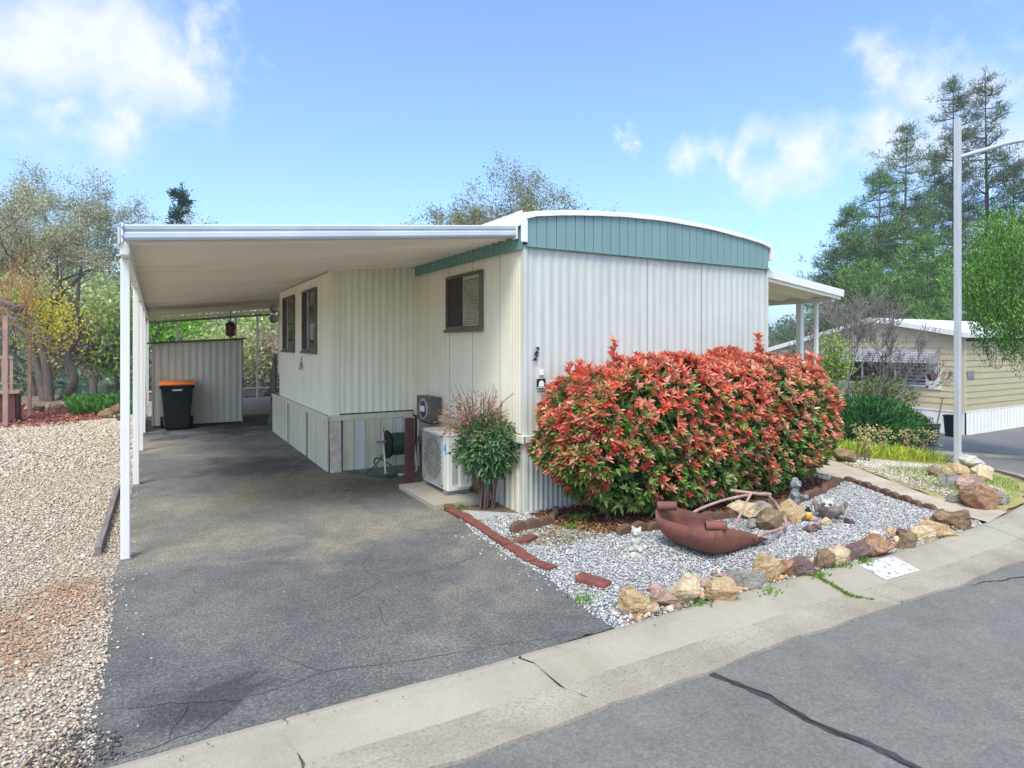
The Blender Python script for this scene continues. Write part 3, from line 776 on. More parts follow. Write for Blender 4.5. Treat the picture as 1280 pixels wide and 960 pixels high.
# teal fascia: strips along the end, following the arch
def arch(x): return 2.802 + 0.135 * (1 - ((x - HW / 2) / (HW / 2)) ** 2)
NS = 31
for k in range(NS):
    a_, b_ = 0.015 + (HW - .02) * k / NS, 0.015 + (HW - .02) * (k + 1) / NS
    a_ += 0.0035; b_ -= 0.0035
    pts = [(a_, -0.028, 2.532), (b_, -0.028, 2.532)] + [(b_ + (a_ - b_) * j / 3, -0.028, arch(b_ + (a_ - b_) * j / 3)) for j in range(4)]
    MB().poly(pts, (0, 0.016, 0)).build('fascia_strip', 'teal', home, bev=0.0025)
pts = [(0.01, -0.010, 2.53), (HW - .01, -0.010, 2.53)] + [(HW - .01 + (0.02 - HW) * j / 20, -0.010, arch(HW - .01 + (.02 - HW) * j / 20) - .002) for j in range(21)]
MB().poly(pts, (0, 0.012, 0)).build('fascia_back', 'dark_seam', home)
MB().box(-0.005, HW + .01, -0.034, -0.012, 2.520, 2.535).build('fascia_rail', 'teal_side', home, bev=0.003)
# teal band on the long side, under the carport sheet
corrugated('side_fascia', 'teal_side', home, -0.01, 2.78, 2.50, lambda u: 2.80, -0.018, 'y', -1, 0.112, 0.007, 'step', 14)
MB().box(-0.022, 0.0, 2.78, 2.80, 2.47, 2.60).build('fascia_end', 'siding_side', home)

# roof shell with edge trim
def roof_strip(name, y0, y1, t0, t1, over, mat, wob=0.0):
    N = 28; V = []
    r = random.Random(3)
    for i in range(N + 1):
        x = -over + (HW + 2 * over) * i / N
        z = arch(min(max(x, 0), HW)) if 0 <= x <= HW else 2.802 - 0.02
        for yy in (y0, y1):
            for t_ in (t0, t1): V.append((x, yy, z + t_ + r.uniform(-wob, wob)))
    F = []
    for i in range(N):
        b = i * 4
        F += [(b, b + 4, b + 6, b + 2), (b + 1, b + 3, b + 7, b + 5), (b, b + 1, b + 5, b + 4), (b + 2, b + 6, b + 7, b + 3)]
    F += [(0, 2, 3, 1), (N * 4, N * 4 + 1, N * 4 + 3, N * 4 + 2)]
    mb = MB(); mb.add(V, F); return mb.build(name, mat, home)
roof_strip('roof', -0.02, HL + .05, 0.004, 0.052, 0.03, 'white_roof')
roof_strip('roof_edge_trim', -0.055, -0.022, -0.004, 0.034, 0.015, 'white_roof', 0.003)
MB().box(-0.045, -0.032, -0.03, HL, 2.72, 2.86).build('roof_side_trim', 'white_roof', home, bev=0.004)
MB().box(HW + .032, HW + .045, -0.03, HL, 2.74, 2.84).build('roof_side_trim', 'white_roof', home, bev=0.004)
MB().poly([(-0.055, -0.05, 2.56), (0.012, -0.05, 2.56), (0.012, -0.05, 2.80), (0.04, -0.05, 2.835), (-0.02, -0.05, 2.845), (-0.055, -0.05, 2.80)], (0, 0.018, 0)).build('corner_cap', 'white_roof', home, bev=0.004)

# windows
def window_x(xw, y0, y1, z0, z1, split, left_mat, right='glass', fr='frame_brown', blind=False):
    """sliding window in a wall facing -X"""
    w = bpy.data.objects.new('window', None); col.objects.link(w); w.parent = home; w.location = (xw, (y0 + y1) / 2, z0)
    f = 0.035
    mb = MB(); mb.box(xw - .03, xw + .006, y0 - f, y0, z0 - f, z1 + f).box(xw - .03, xw + .006, y1, y1 + f, z0 - f, z1 + f)
    mb.box(xw - .03, xw + .006, y0, y1, z1, z1 + f).box(xw - .036, xw + .006, y0, y1, z0 - f, z0)
    mb.build('frame', fr, w)
    ym = y0 + (y1 - y0) * split
    MB().box(xw - .026, xw - .006, ym - .014, ym + .014, z0, z1).build('mullion', 'aluminium', w)
    MB().box(xw - .008, xw - .004, ym + .014, y1, z0, z1).build('pane', left_mat, w)
    if blind:
        MB().box(xw - .006, xw - .003, y0, ym - .014, z0, z1).build('backing', 'screen_brown', w)
        mb = MB(); n = 21
        for k in range(n):
            z = z0 + (z1 - z0 - .05) * (k + .5) / n
            mb.bar((xw - .012, y0 + .01, z), (xw - .012, ym - .016, z), 0.004, 0.021, up=(0.55, 0, 1))
        mb.build('blind_slats', 'blind', w)['kind'] = 'stuff'
        MB().box(xw - .024, xw - .007, y0 + .004, ym - .016, z1 - .045, z1 - .004).build('blind_headrail', 'blind', w, bev=.003)
    else:
        MB().box(xw - .010, xw - .006, y0, ym - .014, z0, z1).build('pane', 'glass_dark', w)
    MB().box(xw - .055, xw - .008, y0 - .05, y1 + .05, z0 - f - .03, z0 - f).build('sill', fr, w, bev=.004)
    return w
window_x(-0.002, 0.88, 1.72, 1.80, 2.36, 0.46, 'screen_brown', fr='frame_brown', blind=True)
window_x(-1.152, 4.98, 5.86, 1.53, 2.33, 0.58, 'screen_brown')
window_x(-1.152, 3.47, 4.28, 1.53, 2.33, 0.58, 'screen_brown')

# pair of floodlights at the back end of the bay, wire ornament
fl = thing('floodlight', 'twin round floodlight on the back edge of the bay wall under the carport', 'light', (-1.16, 6.38, 2.12))
MB().box(-1.18, -1.14, 6.345, 6.40, 2.08, 2.18).build('junction_box', 'white_metal', fl, bev=.004)
for dy, dz in ((-.01, .09), (.0, -.08)):
    h = MB().lathe((-1.20, 6.38 + dy, 2.13 + dz), [(0.02, -.02), (0.035, 0.0), (0.075, .06), (0.08, .085), (.066, .088), (.05, .05)], 16, (-0.6, -.7, -.15)).build('lamp_head', 'grey_metal', fl, smooth=False)
orn = thing('wall_ornament', 'small wire triangle ornament on the bay wall below the windows', 'ornament', (-1.16, 4.45, 1.25))
MB().tube([(-1.163, 4.60, 1.22), (-1.163, 4.30, 1.22), (-1.163, 4.42, 1.42), (-1.163, 4.60, 1.22)], .006, 6).build('wire', 'aluminium', orn)
MB().tube([(-1.163, 4.48, 1.23), (-1.163, 4.40, 1.33), (-1.163, 4.36, 1.25)], .006, 6).build('wire', 'grey_metal', orn)

# small stair with a weathered side board behind the bay
st = thing('side_stair', 'weathered wooden stair with sloped rail board behind the bay', 'stair', (-0.7, 6.9, 0))
MB().poly([(-1.20, 6.50, 0.72), (-1.20, 6.50, 1.42), (-1.20, 6.62, 1.42), (-1.20, 7.05, 0.95), (-1.20, 7.05, 0.78)], (0.03, 0, 0)).build('rail_board', 'weathered', st)
MB().box(-1.20, -1.13, 6.96, 7.03, 0, 1.0).build('post', 'weathered', st, bev=.004)
for k in range(4): MB().box(-1.12, -0.15, 7.6 - .25 * k - .0, 7.86 - .25 * k, 0.16 * k, 0.16 * (k + 1) - .005).build('tread', 'weathered', st, bev=.006)

# numbers and sign on the end wall
def text_mesh(name, s, size, mat, parent, loc, rot, ext=0.001, shear=0.0):
    cu = bpy.data.curves.new(name, 'FONT'); cu.body = s; cu.size = size; cu.extrude = ext; cu.shear = shear; cu.offset = .004; cu.align_x = 'CENTER'; cu.align_y = 'CENTER'
    tmp = bpy.data.objects.new('tmp_text', cu); col.objects.link(tmp)
    me = bpy.data.meshes.new_from_object(tmp.evaluated_get(bpy.context.evaluated_depsgraph_get()))
    bpy.data.objects.remove(tmp)
    o = link(name, me, mat, parent); o.location = Vector(loc) - (world_loc(parent) if parent else Vector()); o.rotation_euler = rot
    return o
num = thing('house_number', 'two small black slanted numerals on the white end wall', 'house number', (0.12, -0.012, 1.46))
text_mesh('numeral', '2', 0.085, 'ink', num, (0.128, -0.016, 1.535), (R(90), 0, R(0)), .002, 0.35)
text_mesh('numeral', '2', 0.085, 'ink', num, (0.110, -0.016, 1.470), (R(90), 0, R(0)), .002, 0.35)
sg = thing('wall_emblem', 'small square black and white emblem plate beside the red hedge', 'emblem', (0.185, -0.012, 1.17))
MB().box(0.135, 0.235, -0.014, -0.010, 1.175, 1.265).build('plate', 'ink', sg)
ap = [(0.155, -0.0152, 1.19)] + [(0.187 - 0.030 * math.cos(math.pi * k / 10), -0.0152, 1.212 + 0.038 * math.sin(math.pi * k / 10)) for k in range(11)] + [(0.219, -0.0152, 1.19)]
MB().poly(ap, (0, .001, 0)).build('arch_mark', 'paper', sg)
MB().box(0.135, 0.235, -0.015, -0.0142, 1.178, 1.184).build('line', 'paper', sg)
MB().box(0.14, 0.232, -0.013, -0.010, 1.138, 1.144).build('caption_bar', 'ink', sg)
MB().box(0.16, 0.215, -0.0125, -0.010, 1.30, 1.36).build('label_strip', 'paper', sg)

sl = thing('security_light', 'small white security lamp at the top of the end wall corner', 'light', (HW + .05, 0.0, 2.66))
MB().poly([(HW + .03, -.02, 2.64), (HW + .10, -.02, 2.64), (HW + .13, -.02, 2.76), (HW + .03, -.02, 2.76)], (0, .08, 0)).build('lamp_box', 'white_metal', sl, bev=.004)
MB().box(HW + .010, HW + .03, .0, .04, 2.66, 2.74).build('bracket', 'grey_metal', sl)

# ================================================================== CARPORT
cp = thing('carport', 'white metal carport with slim posts over the asphalt driveway', 'carport', (-3.2, 0.4, 0))
def zc(x): return 2.64 + 0.096 * x
CX0, CX1, CY0, CY1 = -3.20, -0.035, 0.06, 7.85
def pan_roof(name, x0, x1, y0, y1, period, amp, mat, parent, dz=0.0, th=0.05):
    n = int((y1 - y0) / period * 8); V = []
    for i in range(n + 1):
        y = y0 + (y1 - y0) * i / n; ph = ((y - y0) / period) % 1
        w = -amp if ph < 0.13 else 0.0
        for x in (x0, x1):
            V += [(x, y, zc(x) + dz + w), (x, y, zc(x) + dz + th)]
    F = []
    for i in range(n):
        b = i * 4
        F += [(b, b + 2, b + 6, b + 4), (b + 1, b + 5, b + 7, b + 3), (b, b + 4, b + 5, b + 1), (b + 2, b + 3, b + 7, b + 6)]
    F += [(0, 1, 3, 2), (n * 4, n * 4 + 2, n * 4 + 3, n * 4 + 1)]
    mb = MB(); mb.add(V, F); return mb.build(name, mat, parent)
pan_roof('roof_sheet', CX0, CX1, CY0 + .08, CY1, 0.152, 0.018, 'roof_pan', cp)
pan_roof('roof_sheet', CX0, CX1, CY1 + .06, 13.7, 0.152, 0.018, 'roof_pan', cp, 0.0)
# front gutter, two rounded steps
sec = [(0.075, -0.012), (0.0, -0.012), (-0.012, 0.004), (-0.012, 0.036), (0.0, 0.045), (0.012, 0.047), (0.012, 0.058), (-0.002, 0.064), (-0.006, 0.088), (0.006, 0.098), (0.075, 0.098)]
V = [(x, CY0 + dy, zc(x) + dz) for x in (CX0 - .012, CX1 - .02) for dy, dz in sec]
m_ = len(sec)
F = [(k, k + 1, m_ + k + 1, m_ + k) for k in range(m_ - 1)] + [(m_ - 1, 0, m_, 2 * m_ - 1), tuple(range(m_)), tuple(range(2 * m_ - 1, m_ - 1, -1))]
mb = MB(); mb.add(V, F); mb.build('front_gutter', 'gutter_metal', cp)
MB().box(CX0 - .026, CX0 - .013, CY0 - .02, CY0 + .08, zc(CX0) - .03, zc(CX0) + .105).build('gutter_cap', 'white_metal', cp, bev=.003)
for dz_ in (0.0, .06):
    MB().lathe((CX0 - .02, CY0 - .022, zc(CX0) + .01 + dz_), [(.006, 0), (.006, .006)], 8, (0, -1, 0)).build('screw', 'grey_metal', cp)
MB().box(CX1 - .02, CX1 - .006, CY0 - .02, CY0 + .06, zc(0) - .04, zc(0) + .11).build('gutter_cap', 'white_metal', cp, bev=.003)
# side beam, cross beams
MB().box(-3.24, -3.18, CY0 + .12, 13.7, zc(-3.2) - .10, zc(-3.2) - .012).build('side_beam', 'white_metal', cp, bev=.004)
MB().box(CX0 - .052, CX0 - .034, CY0 + .10, 13.7, zc(CX0) - .03, zc(CX0) + .09).build('side_gutter', 'gutter_metal', cp, bev=.004)
V = MB(); V.bar((-3.3, CY1 + .03, zc(-3.3) - .02), (-0.04, CY1 + .03, zc(-.04) - .02), .05, .07).build('cross_beam', 'white_metal', cp)
for k, y in enumerate((0.42, 3.2, 5.75, 7.9, 10.6, 13.4)):
    mb = MB(); w = 0.030
    mb.box(-3.215 - w, -3.215 + w, y - w, y + w, 0, zc(-3.2) - .10)
    p = mb.build('post', 'white_metal', cp, bev=.005)
    MB().box(-3.215 - w - .012, -3.215 + w + .012, y - w - .012, y + w + .012, 0, 0.012).build('base_plate', 'grey_metal', p)
# corrugated end strip of the patio cover
n = 90; V = []
for i in range(n + 1):
    x = -3.27 + 3.2 * i / n; w = 0.018 * math.sin(x * 2 * math.pi / 0.14)
    for y in (13.55, 14.6): V.append((x, y, zc(x) - .05 + w - (y - 13.6) * .06))
mb = MB(); mb.add(V, [(2 * i, 2 * i + 1, 2 * i + 3, 2 * i + 2) for i in range(n)]); mb.build('corrugated_end', 'roof_pan', cp, smooth=True)
MB().bar((-3.3, 14.55, zc(-3.3) - .15), (-0.04, 14.55, zc(-.04) - .15), .05, .06).build('cross_beam', 'grey_metal', cp)
MB().box(-2.55, -2.47, 14.5, 14.58, 0, zc(-2.5) - .17).build('post', 'white_metal', cp, bev=.005)
MB().box(-1.03, -0.98, 14.5, 14.55, 0, zc(-1) - .17).build('post', 'white_metal', cp, bev=.005)
MB().box(-0.45, -0.40, 14.5, 14.55, 0, zc(-.4) - .17).build('post', 'white_metal', cp, bev=.005)

# lattice beside the shed
lt = thing('lattice_screen', 'white diamond lattice panel along the carport edge by the shed', 'lattice', (-3.22, 9.3, 0))
mb = MB(); yy0, yy1, zz = 8.0, 10.55, 2.1
for k in range(-24, 30):
    for sgn in (1, -1):
        a_ = yy0 + k * 0.105; p = []
        # clip a 45 degree slat to the panel
        y_lo, y_hi = max(yy0, a_ if sgn > 0 else a_ - zz), min(yy1, a_ + zz if sgn > 0 else a_)
        if y_hi - y_lo < .06: continue
        z_of = (lambda y: y - a_) if sgn > 0 else (lambda y: a_ - y)
        mb.bar((-3.22 + .006 * sgn, y_lo, .05 + z_of(y_lo)), (-3.22 + .006 * sgn, y_hi, .05 + z_of(y_hi)), 0.03, 0.008, up=(1, 0, 0))
mb.build('slats', 'white_metal', lt)['kind'] = 'stuff'
mb = MB(); mb.box(-3.24, -3.20, yy0 - .03, yy1 + .03, 2.12, 2.17).box(-3.24, -3.20, yy0 - .03, yy1 + .03, .02, .07); mb.build('frame', 'white_metal', lt)

# porch awning on the far side
pa = thing('porch_awning', 'cream metal porch awning on posts at the right end of the home', 'awning', (4.75, 0.3, 0))
V = []; n = 60
def za(x): return 2.50 - 0.115 * (x - 3.55)
for i in range(n + 1):
    y = 0.10 + 5.0 * i / n; w = -0.03 if (i % 5) < 1 else 0
    for x in (HW + .05, 5.22): V += [(x, y, za(x) - .06 + w), (x, y, za(x) + .03)]
F = []
for i in range(n):
    b = i * 4; F += [(b, b + 2, b + 6, b + 4), (b + 1, b + 5, b + 7, b + 3), (b, b + 4, b + 5, b + 1), (b + 2, b + 3, b + 7, b + 6)]
F += [(0, 1, 3, 2), (n * 4, n * 4 + 2, n * 4 + 3, n * 4 + 1)]
mb = MB(); mb.add(V, F); mb.build('roof_sheet', 'roof_pan', pa)
MB().bar((HW + .05, .085, za(HW + .05) + .0), (5.26, .085, za(5.26) + .0), .025, .10).build('front_edge', 'white_metal', pa, bev=.004)
MB().box(5.22, 5.24, .10, 5.1, za(5.24) - .06, za(5.24) + .05).build('side_edge', 'gutter_metal', pa, bev=.004)
MB().bar((5.13, .15, za(5.13) - .10), (5.13, 5.0, za(5.13) - .10), .05, .06).build('cross_beam', 'white_metal', pa)
MB().box(5.09, 5.17, .62, .70, gz(5.1), za(5.13) - .13).build('post', 'white_metal', pa, bev=.005)
MB().box(5.105, 5.15, .38, .425, gz(5.1), za(5.13) - .13).build('post', 'white_metal', pa, bev=.005)

# ================================================================== THINGS UNDER THE CARPORT
sh = thing('storage_shed', 'grey corrugated metal shed with sloping lid at the end of the carport', 'shed', (-2.3, 8.9, 0))
def zs(x): return 1.60 + 0.055 * (x + 3.1)
corrugated('front_wall', 'shed_wall', sh, -3.09, -1.50, 0.03, lambda x: zs(x), 8.58, 'x', -1, 0.122, 0.012, 'trap', 10)
for a_, b_, c_, d_ in ((-3.09, -3.07, 8.58, 10.2), (-1.52, -1.50, 8.59, 10.2), (-3.09, -1.5, 10.18, 10.2)):
    MB().poly([(a_, c_, 0.03), (b_, c_, .03), (b_, c_, zs(b_) - .01), (a_, c_, zs(a_) - .01)], (0, d_ - c_, 0)).build('side_wall', 'shed_wall', sh)
MB().poly([(-3.17, 8.50, zs(-3.17)), (-1.43, 8.50, zs(-1.43)), (-1.43, 8.50, zs(-1.43) + .035), (-3.17, 8.50, zs(-3.17) + .035)], (0, 1.8, 0)).build('lid', 'weathered', sh, bev=.004)
MB().box(-1.515, -1.488, 8.555, 8.585, 0, zs(-1.5) - .004).build('corner_trim', 'grey_metal', sh, bev=.003)

def taper_box(mb, x0, x1, y0, y1, z0, z1, t):
    v = [(x0 + t, y0 + t * .7, z0), (x1 - t, y0 + t * .7, z0), (x1 - t, y1 - t * .7, z0), (x0 + t, y1 - t * .7, z0), (x0, y0, z1), (x1, y0, z1), (x1, y1, z1), (x0, y1, z1)]
    return mb.add(v, [(3, 2, 1, 0), (4, 5, 6, 7), (0, 1, 5, 4), (1, 2, 6, 5), (2, 3, 7, 6), (3, 0, 4, 7)])
bn = thing('wheeled_bin', 'black wheeled refuse bin with an orange lid before the shed', 'bin', (-2.68, 8.15, 0))
taper_box(MB(), -2.94, -2.42, 7.92, 8.45, 0.03, 0.80, 0.055).build('body', 'black_plastic', bn, bev=.02)
MB().box(-2.965, -2.395, 7.885, 8.46, 0.775, 0.835).build('rim', 'black_plastic', bn, bev=.012)
MB().poly([(-2.98, 7.86, 0.838), (-2.98, 8.48, 0.838), (-2.98, 8.50, 0.90), (-2.98, 8.35, 0.915), (-2.98, 7.90, 0.89), (-2.98, 7.86, 0.87)], (0.60, 0, 0)).build('lid', 'orange_plastic', bn, bev=.01)
MB().tube([(-2.94, 8.50, .86), (-2.42, 8.50, .86)], .016, 8).build('handle', 'black_plastic', bn)
MB().box(-2.76, -2.60, 7.888, 7.896, .735, .765).build('label_plate', 'aluminium', bn)
for x in (-2.95, -2.45): MB().lathe((x, 8.42, .11), [(.0, 0), (.11, 0), (.11, .05), (0, .05)], 18, (1, 0, 0)).build('wheel', 'black_plastic', bn)

ln = thing('hanging_lantern', 'dark hanging lantern under the patio cover above the shed', 'lantern', seen(288, 411, 15.2))
lo = ln.location
MB().tube([(lo.x, lo.y, lo.z + .19), (lo.x, lo.y, zc(lo.x) - .04)], .008, 6).build('chain', 'lantern_metal', ln)
MB().lathe(lo, [(.03, -.22), (.02, -.19), (.10, -.17), (.12, -.15), (.12, -.13), (.02, -.13)], 8).build('base', 'lantern_metal', ln)
MB().lathe(lo, [(.09, -.13), (.10, .08)], 8).build('glass', 'lantern_glass', ln)
MB().lathe(lo, [(.13, .08), (.13, .10), (.06, .16), (.02, .19), (.0, .20)], 8).build('cap', 'lantern_metal', ln)
mb = MB()
for k in range(8):
    a_ = math.pi / 4 * k; mb.box(lo.x + .105 * math.cos(a_) - .008, lo.x + .105 * math.cos(a_) + .008, lo.y + .105 * math.sin(a_) - .008, lo.y + .105 * math.sin(a_) + .008, lo.z - .13, lo.z + .08)
mb.build('cage', 'lantern_metal', ln)

rw = thing('retaining_wall', 'low tan block wall at the back edge of the patio', 'wall', (-1.6, 15.1, 0))
x = -3.3; k = 0
while x < 1.0:
    for c in range(2):
        MB().box(x + .2 * (c % 2) * .5 + .004, x + .2 * (c % 2) * .5 + .346, 15.05, 15.25, .012 + .105 * c, .012 + .105 * c + .10).build('block', 'lumber' if k % 3 == 0 else 'peel_board', rw, bev=.008)
    x += .35; k += 1
MB().box(-3.3, 1.0, 15.02, 15.28, .226, .262).build('cap', 'peel_board', rw, bev=.006)

# ================================================================== ALONG THE SIDE WALL
ac = thing('heat_pump', 'cream outdoor heat pump unit with round grille on a concrete pad', 'heat pump', (-0.35, 1.05, 0.05))
MB().box(-0.45, -0.19, 0.76, 1.42, 0.09, 0.665).build('casing', 'ac_white', ac, bev=.012)
MB().box(-0.455, -0.185, 0.755, 1.425, 0.652, 0.668).build('top_panel', 'ac_white', ac, bev=.005)
MB().lathe((-0.451, 1.135, 0.385), [(0.0, 0), (.232, 0), (.232, .003)], 40, (-1, 0, 0)).build('fan_opening', 'ac_dark', ac)
mb = MB()
for k in range(-11, 12):
    for sg_ in (1, -1):
        # crossing bars of the diamond guard, clipped to the guard's square
        c = k * .055; q = []
        lo_, hi_ = max(-.25, -.25 - c * sg_ * 1), min(.25, .25 - c * sg_ * 1)
        y0_, y1_ = -.25, .25
        pts = [(y, sg_ * y + c) for y in np.linspace(-.25, .25, 41) if abs(sg_ * y + c) <= .25]
        if len(pts) > 2: mb.tube([(-0.462 + .002 * sg_, 1.135 + pts[0][0], .385 + pts[0][1]), (-0.462 + .002 * sg_, 1.135 + pts[-1][0], .385 + pts[-1][1])], .0045, 4)
mb.build('grille', 'ac_grille', ac)['kind'] = 'stuff'
mb = MB(); 
for y0_, y1_, z0_, z1_ in ((.875, .888, .125, .645), (1.382, 1.395, .125, .645), (.875, 1.395, .125, .136), (.875, 1.395, .634, .645)): mb.box(-.470, -.452, y0_, y1_, z0_, z1_)
mb.build('grille_frame', 'ac_grille', ac)
lg = MB().poly([(-.4515, .835, .555), (-.4515, .825, .50), (-.4515, .795, .455), (-.4515, .790, .52), (-.4515, .80, .575)], (-.002, 0, 0)).build('logo', 'logo_blue', ac)
MB().poly([(-.4540, .836, .535), (-.4540, .829, .505), (-.4540, .815, .520)], (-.001, 0, 0)).build('logo_mark', 'ink', ac)
for y in (.80, 1.34): MB().box(-.46, -.18, y, y + .05, .05, .09).build('foot', 'grey_metal', ac)
mb = MB()
for k in range(9): mb.box(-.40 + .02 * k, -.39 + .02 * k, .752, .7595, .16, .42)
mb.build('side_slots', 'ac_grille', ac)['kind'] = 'stuff'
MB().box(-.34, -.20, .70, .757, .13, .36).build('valve_cover', 'ac_white', ac, bev=.01)
pd_ = MB().box(-.70, -.13, .52, 1.52, -.02, .048).build('equipment_pad', 'concrete', bev=.008)
tag(pd_, 'rectangular concrete pad under the heat pump', 'pad')

rp = MB().box(-.585, -.495, 1.56, 1.65, -.05, .76).build('bollard_post', 'rust_post', bev=.006)
tag(rp, 'short rusty steel post standing between hose reel and heat pump', 'post')

em = thing('electric_meter', 'grey electric meter box with round glass dial on the side wall', 'meter', (-.06, 2.15, .3))
MB().box(-.16, -.014, 1.93, 2.36, .64, .95).build('meter_box', 'frame_brown', em, bev=.008)
MB().lathe((-.160, 2.10, .80), [(.130, 0), (.130, .02), (.105, .022), (.105, .012)], 28, (-1, 0, 0)).build('ring', 'aluminium', em)
MB().lathe((-.160, 2.10, .80), [(.104, 0), (.104, .014), (.08, .022), (0, .026)], 28, (-1, 0, 0)).build('dial', 'ac_dark', em, smooth=True)
MB().box(-.190, -.1865, 2.03, 2.17, .77, .84).build('dial_plate', 'paper', em)
MB().box(-.145, -.014, 1.96, 2.33, .33, .625).build('lower_box', 'grey_metal', em, bev=.008)
MB().tube([(-.09, 2.385, 0), (-.09, 2.385, .9)], .024, 10).build('conduit', 'grey_metal', em, smooth=True)

hr = thing('hose_reel', 'hose reel cart with coiled dark green garden hose by the bay wall', 'hose reel', (-.40, 2.35, 0))
MB().tube([(-.62, 2.20, .02), (-.62, 2.26, .30), (-.60, 2.36, .52), (-.57, 2.42, .56)], .014, 8).build('frame_tube', 'aluminium', hr)
MB().tube([(-.22, 2.20, .02), (-.22, 2.26, .30), (-.23, 2.36, .52), (-.25, 2.42, .56)], .014, 8).build('frame_tube', 'aluminium', hr)
MB().tube([(-.62, 2.20, .02), (-.44, 2.12, .015), (-.22, 2.20, .02)], .014, 8).build('frame_tube', 'aluminium', hr)
for x in (-.56, -.28): MB().lathe((x, 2.34, .36), [(0, 0), (.17, 0), (.175, .01), (.17, .022), (0, .022)], 24, (1, 0, 0)).build('reel_disc', 'black_plastic', hr)
mb = MB()
for k in range(13):
    x = -.535 + .02 * k; rr_ = .12 + .012 * (k % 2)
    mb.tube([(x + .003 * j / 4, 2.34 + rr_ * math.cos(j * math.pi / 8), .36 + rr_ * math.sin(j * math.pi / 8)) for j in range(17)], .010, 6, False)
mb.build('coiled_hose', 'hose_green', hr)
hp = smooth_path([(-.60, 2.25, .30), (-.72, 2.30, .12), (-.80, 2.40, .02), (-.70, 2.22, .02), (-.50, 2.12, .03), (-.66, 2.06, .03), (-.74, 2.25, .16), (-.66, 2.34, .20), (-.48, 2.2, .05), (-.7, 2.12, .02), (-.84, 2.42, .015), (-.95, 2.66, .015)], 8)
MB().tube(hp, .010, 7).build('loose_hose', 'hose_green', hr, smooth=True)
MB().tube([(-.26, 2.34, .36), (-.16, 2.34, .36), (-.16, 2.28, .44)], .008, 6).build('crank', 'grey_metal', hr)
MB().box(-.72, -.60, 2.24, 2.27, .40, .425).build('handle', 'grey_metal', hr, bev=.004)

pl = MB(); pl.bar((-3.395, .60, .03), (-3.375, 2.95, .03), .045, .09)
tag(pl.build('lumber_edging', 'lumber', bev=.005), 'weathered lumber board edging the gravel beside the carport post', 'board')

# ================================================================== FRONT GARDEN
from mathutils import noise as mnoise

def brick_mesh(name, l, w, h, scallop, mat, seed=0):
    r = random.Random(seed); mb = MB()
    if scallop:
        n = 8; out_ = [(-l / 2, 0.0)] + [(-l / 2 * math.cos(math.pi * k / n), h * .55 + h * .45 * math.sin(math.pi * k / n)) for k in range(n + 1)] + [(l / 2, 0.0)]
        out_ = [(a, b * (1 + r.uniform(-.04, .04))) for a, b in out_]
        V = [(a, -w / 2, b) for a, b in out_] + [(a, w / 2, b) for a, b in out_]; k = len(out_)
        mb.add(V, [tuple(range(k - 1, -1, -1)), tuple(range(k, 2 * k))] + [(i, (i + 1) % k, (i + 1) % k + k, i + k) for i in range(k)])
    else:
        v = [(x + r.uniform(-.006, .006), y + r.uniform(-.006, .006), z + r.uniform(-.005, .005)) for z in (0, h) for y in (-w / 2, w / 2) for x in (-l / 2, l / 2)]
        mb.add(v, [(0, 2, 3, 1), (4, 5, 7, 6), (0, 1, 5, 4), (2, 6, 7, 3), (0, 4, 6, 2), (1, 3, 7, 5)])
    o = mb.build(name, mat, origin=(0, 0, 0)); me = o.data; bpy.data.objects.remove(o); return me
bricks = [brick_mesh('brick', .195, .09, .07, False, 'brick_red', s) for s in range(4)]
scal = [brick_mesh('edging_block', .15, .055, .105, True, 'edging_brown', s) for s in range(4)]

def border(name, label, pts, meshes, step, piece, sink=0.02, wob=.012, jitter=3):
    P = smooth_path(pts, 8); S = arc(P); root = thing(name, label, 'edging', (P[0].x, P[0].y, 0)); s = step / 2
    while s < S[-1] - step * .3:
        i = max(k for k in range(len(S)) if S[k] <= s); i = min(i, len(P) - 2)
        p = P[i].lerp(P[i + 1], (s - S[i]) / max(1e-6, S[i + 1] - S[i])); d = P[i + 1] - P[i]
        o = bpy.data.objects.new(piece, random.choice(meshes)); col.objects.link(o); o.parent = root
        bevel_w = .010; o.location = Vector((p.x + random.gauss(0, wob * .5), p.y + random.gauss(0, wob * .5), gz(p.x) - sink + random.uniform(-wob, wob))) - root.location
        o.rotation_euler = (R(random.gauss(0, jitter)), R(random.gauss(0, jitter)), math.atan2(d.y, d.x) + R(random.gauss(0, jitter * 1.3)))
        bevel(o, .010, 2); s += step
    return root
border('brick_edging', 'row of worn red bricks between the driveway and the white gravel', [(-.56, .56), (-.58, 0), (-.62, -.7), (-.61, -1.42)], bricks, .192, 'brick', .036, .010, 3)
border('scalloped_edging', 'short dark scalloped edging beside the left end of the hedge', [(-.42, -.47), (-.15, -.45), (.08, -.36), (.27, -.13)], scal, .15, 'edging_block')
border('scalloped_edging', 'brown scalloped edging along the foot of the red hedge', [(.32, -.97), (.9, -1.04), (1.6, -1.11), (2.3, -1.12), (3.0, -1.0), (3.65, -.80)], scal, .148, 'edging_block', .022, .012, 5)
border('scalloped_edging', 'brown scalloped edging running beside the concrete footpath', [(3.74, -.72), (3.93, -.78), (3.80, -1.1), (3.62, -1.46), (3.48, -1.8), (3.40, -2.05)], scal, .148, 'edging_block', .048)
o = bpy.data.objects.new('loose_brick', bricks[1]); col.objects.link(o); o.location = (-.50, -1.70, -.030); o.rotation_euler = (R(3), R(-4), R(118)); bevel(o, .01)
o.scale = (1.15, 1.15, 1); tag(o, 'single loose red brick sunk in the white gravel', 'brick')
o = bpy.data.objects.new('loose_brick', bricks[2]); col.objects.link(o); o.location = (-.42, -.74, -.03); o.rotation_euler = (R(2), R(4), R(28)); bevel(o, .01)
tag(o, 'mossy brick lying flat beside the scalloped edging', 'brick')

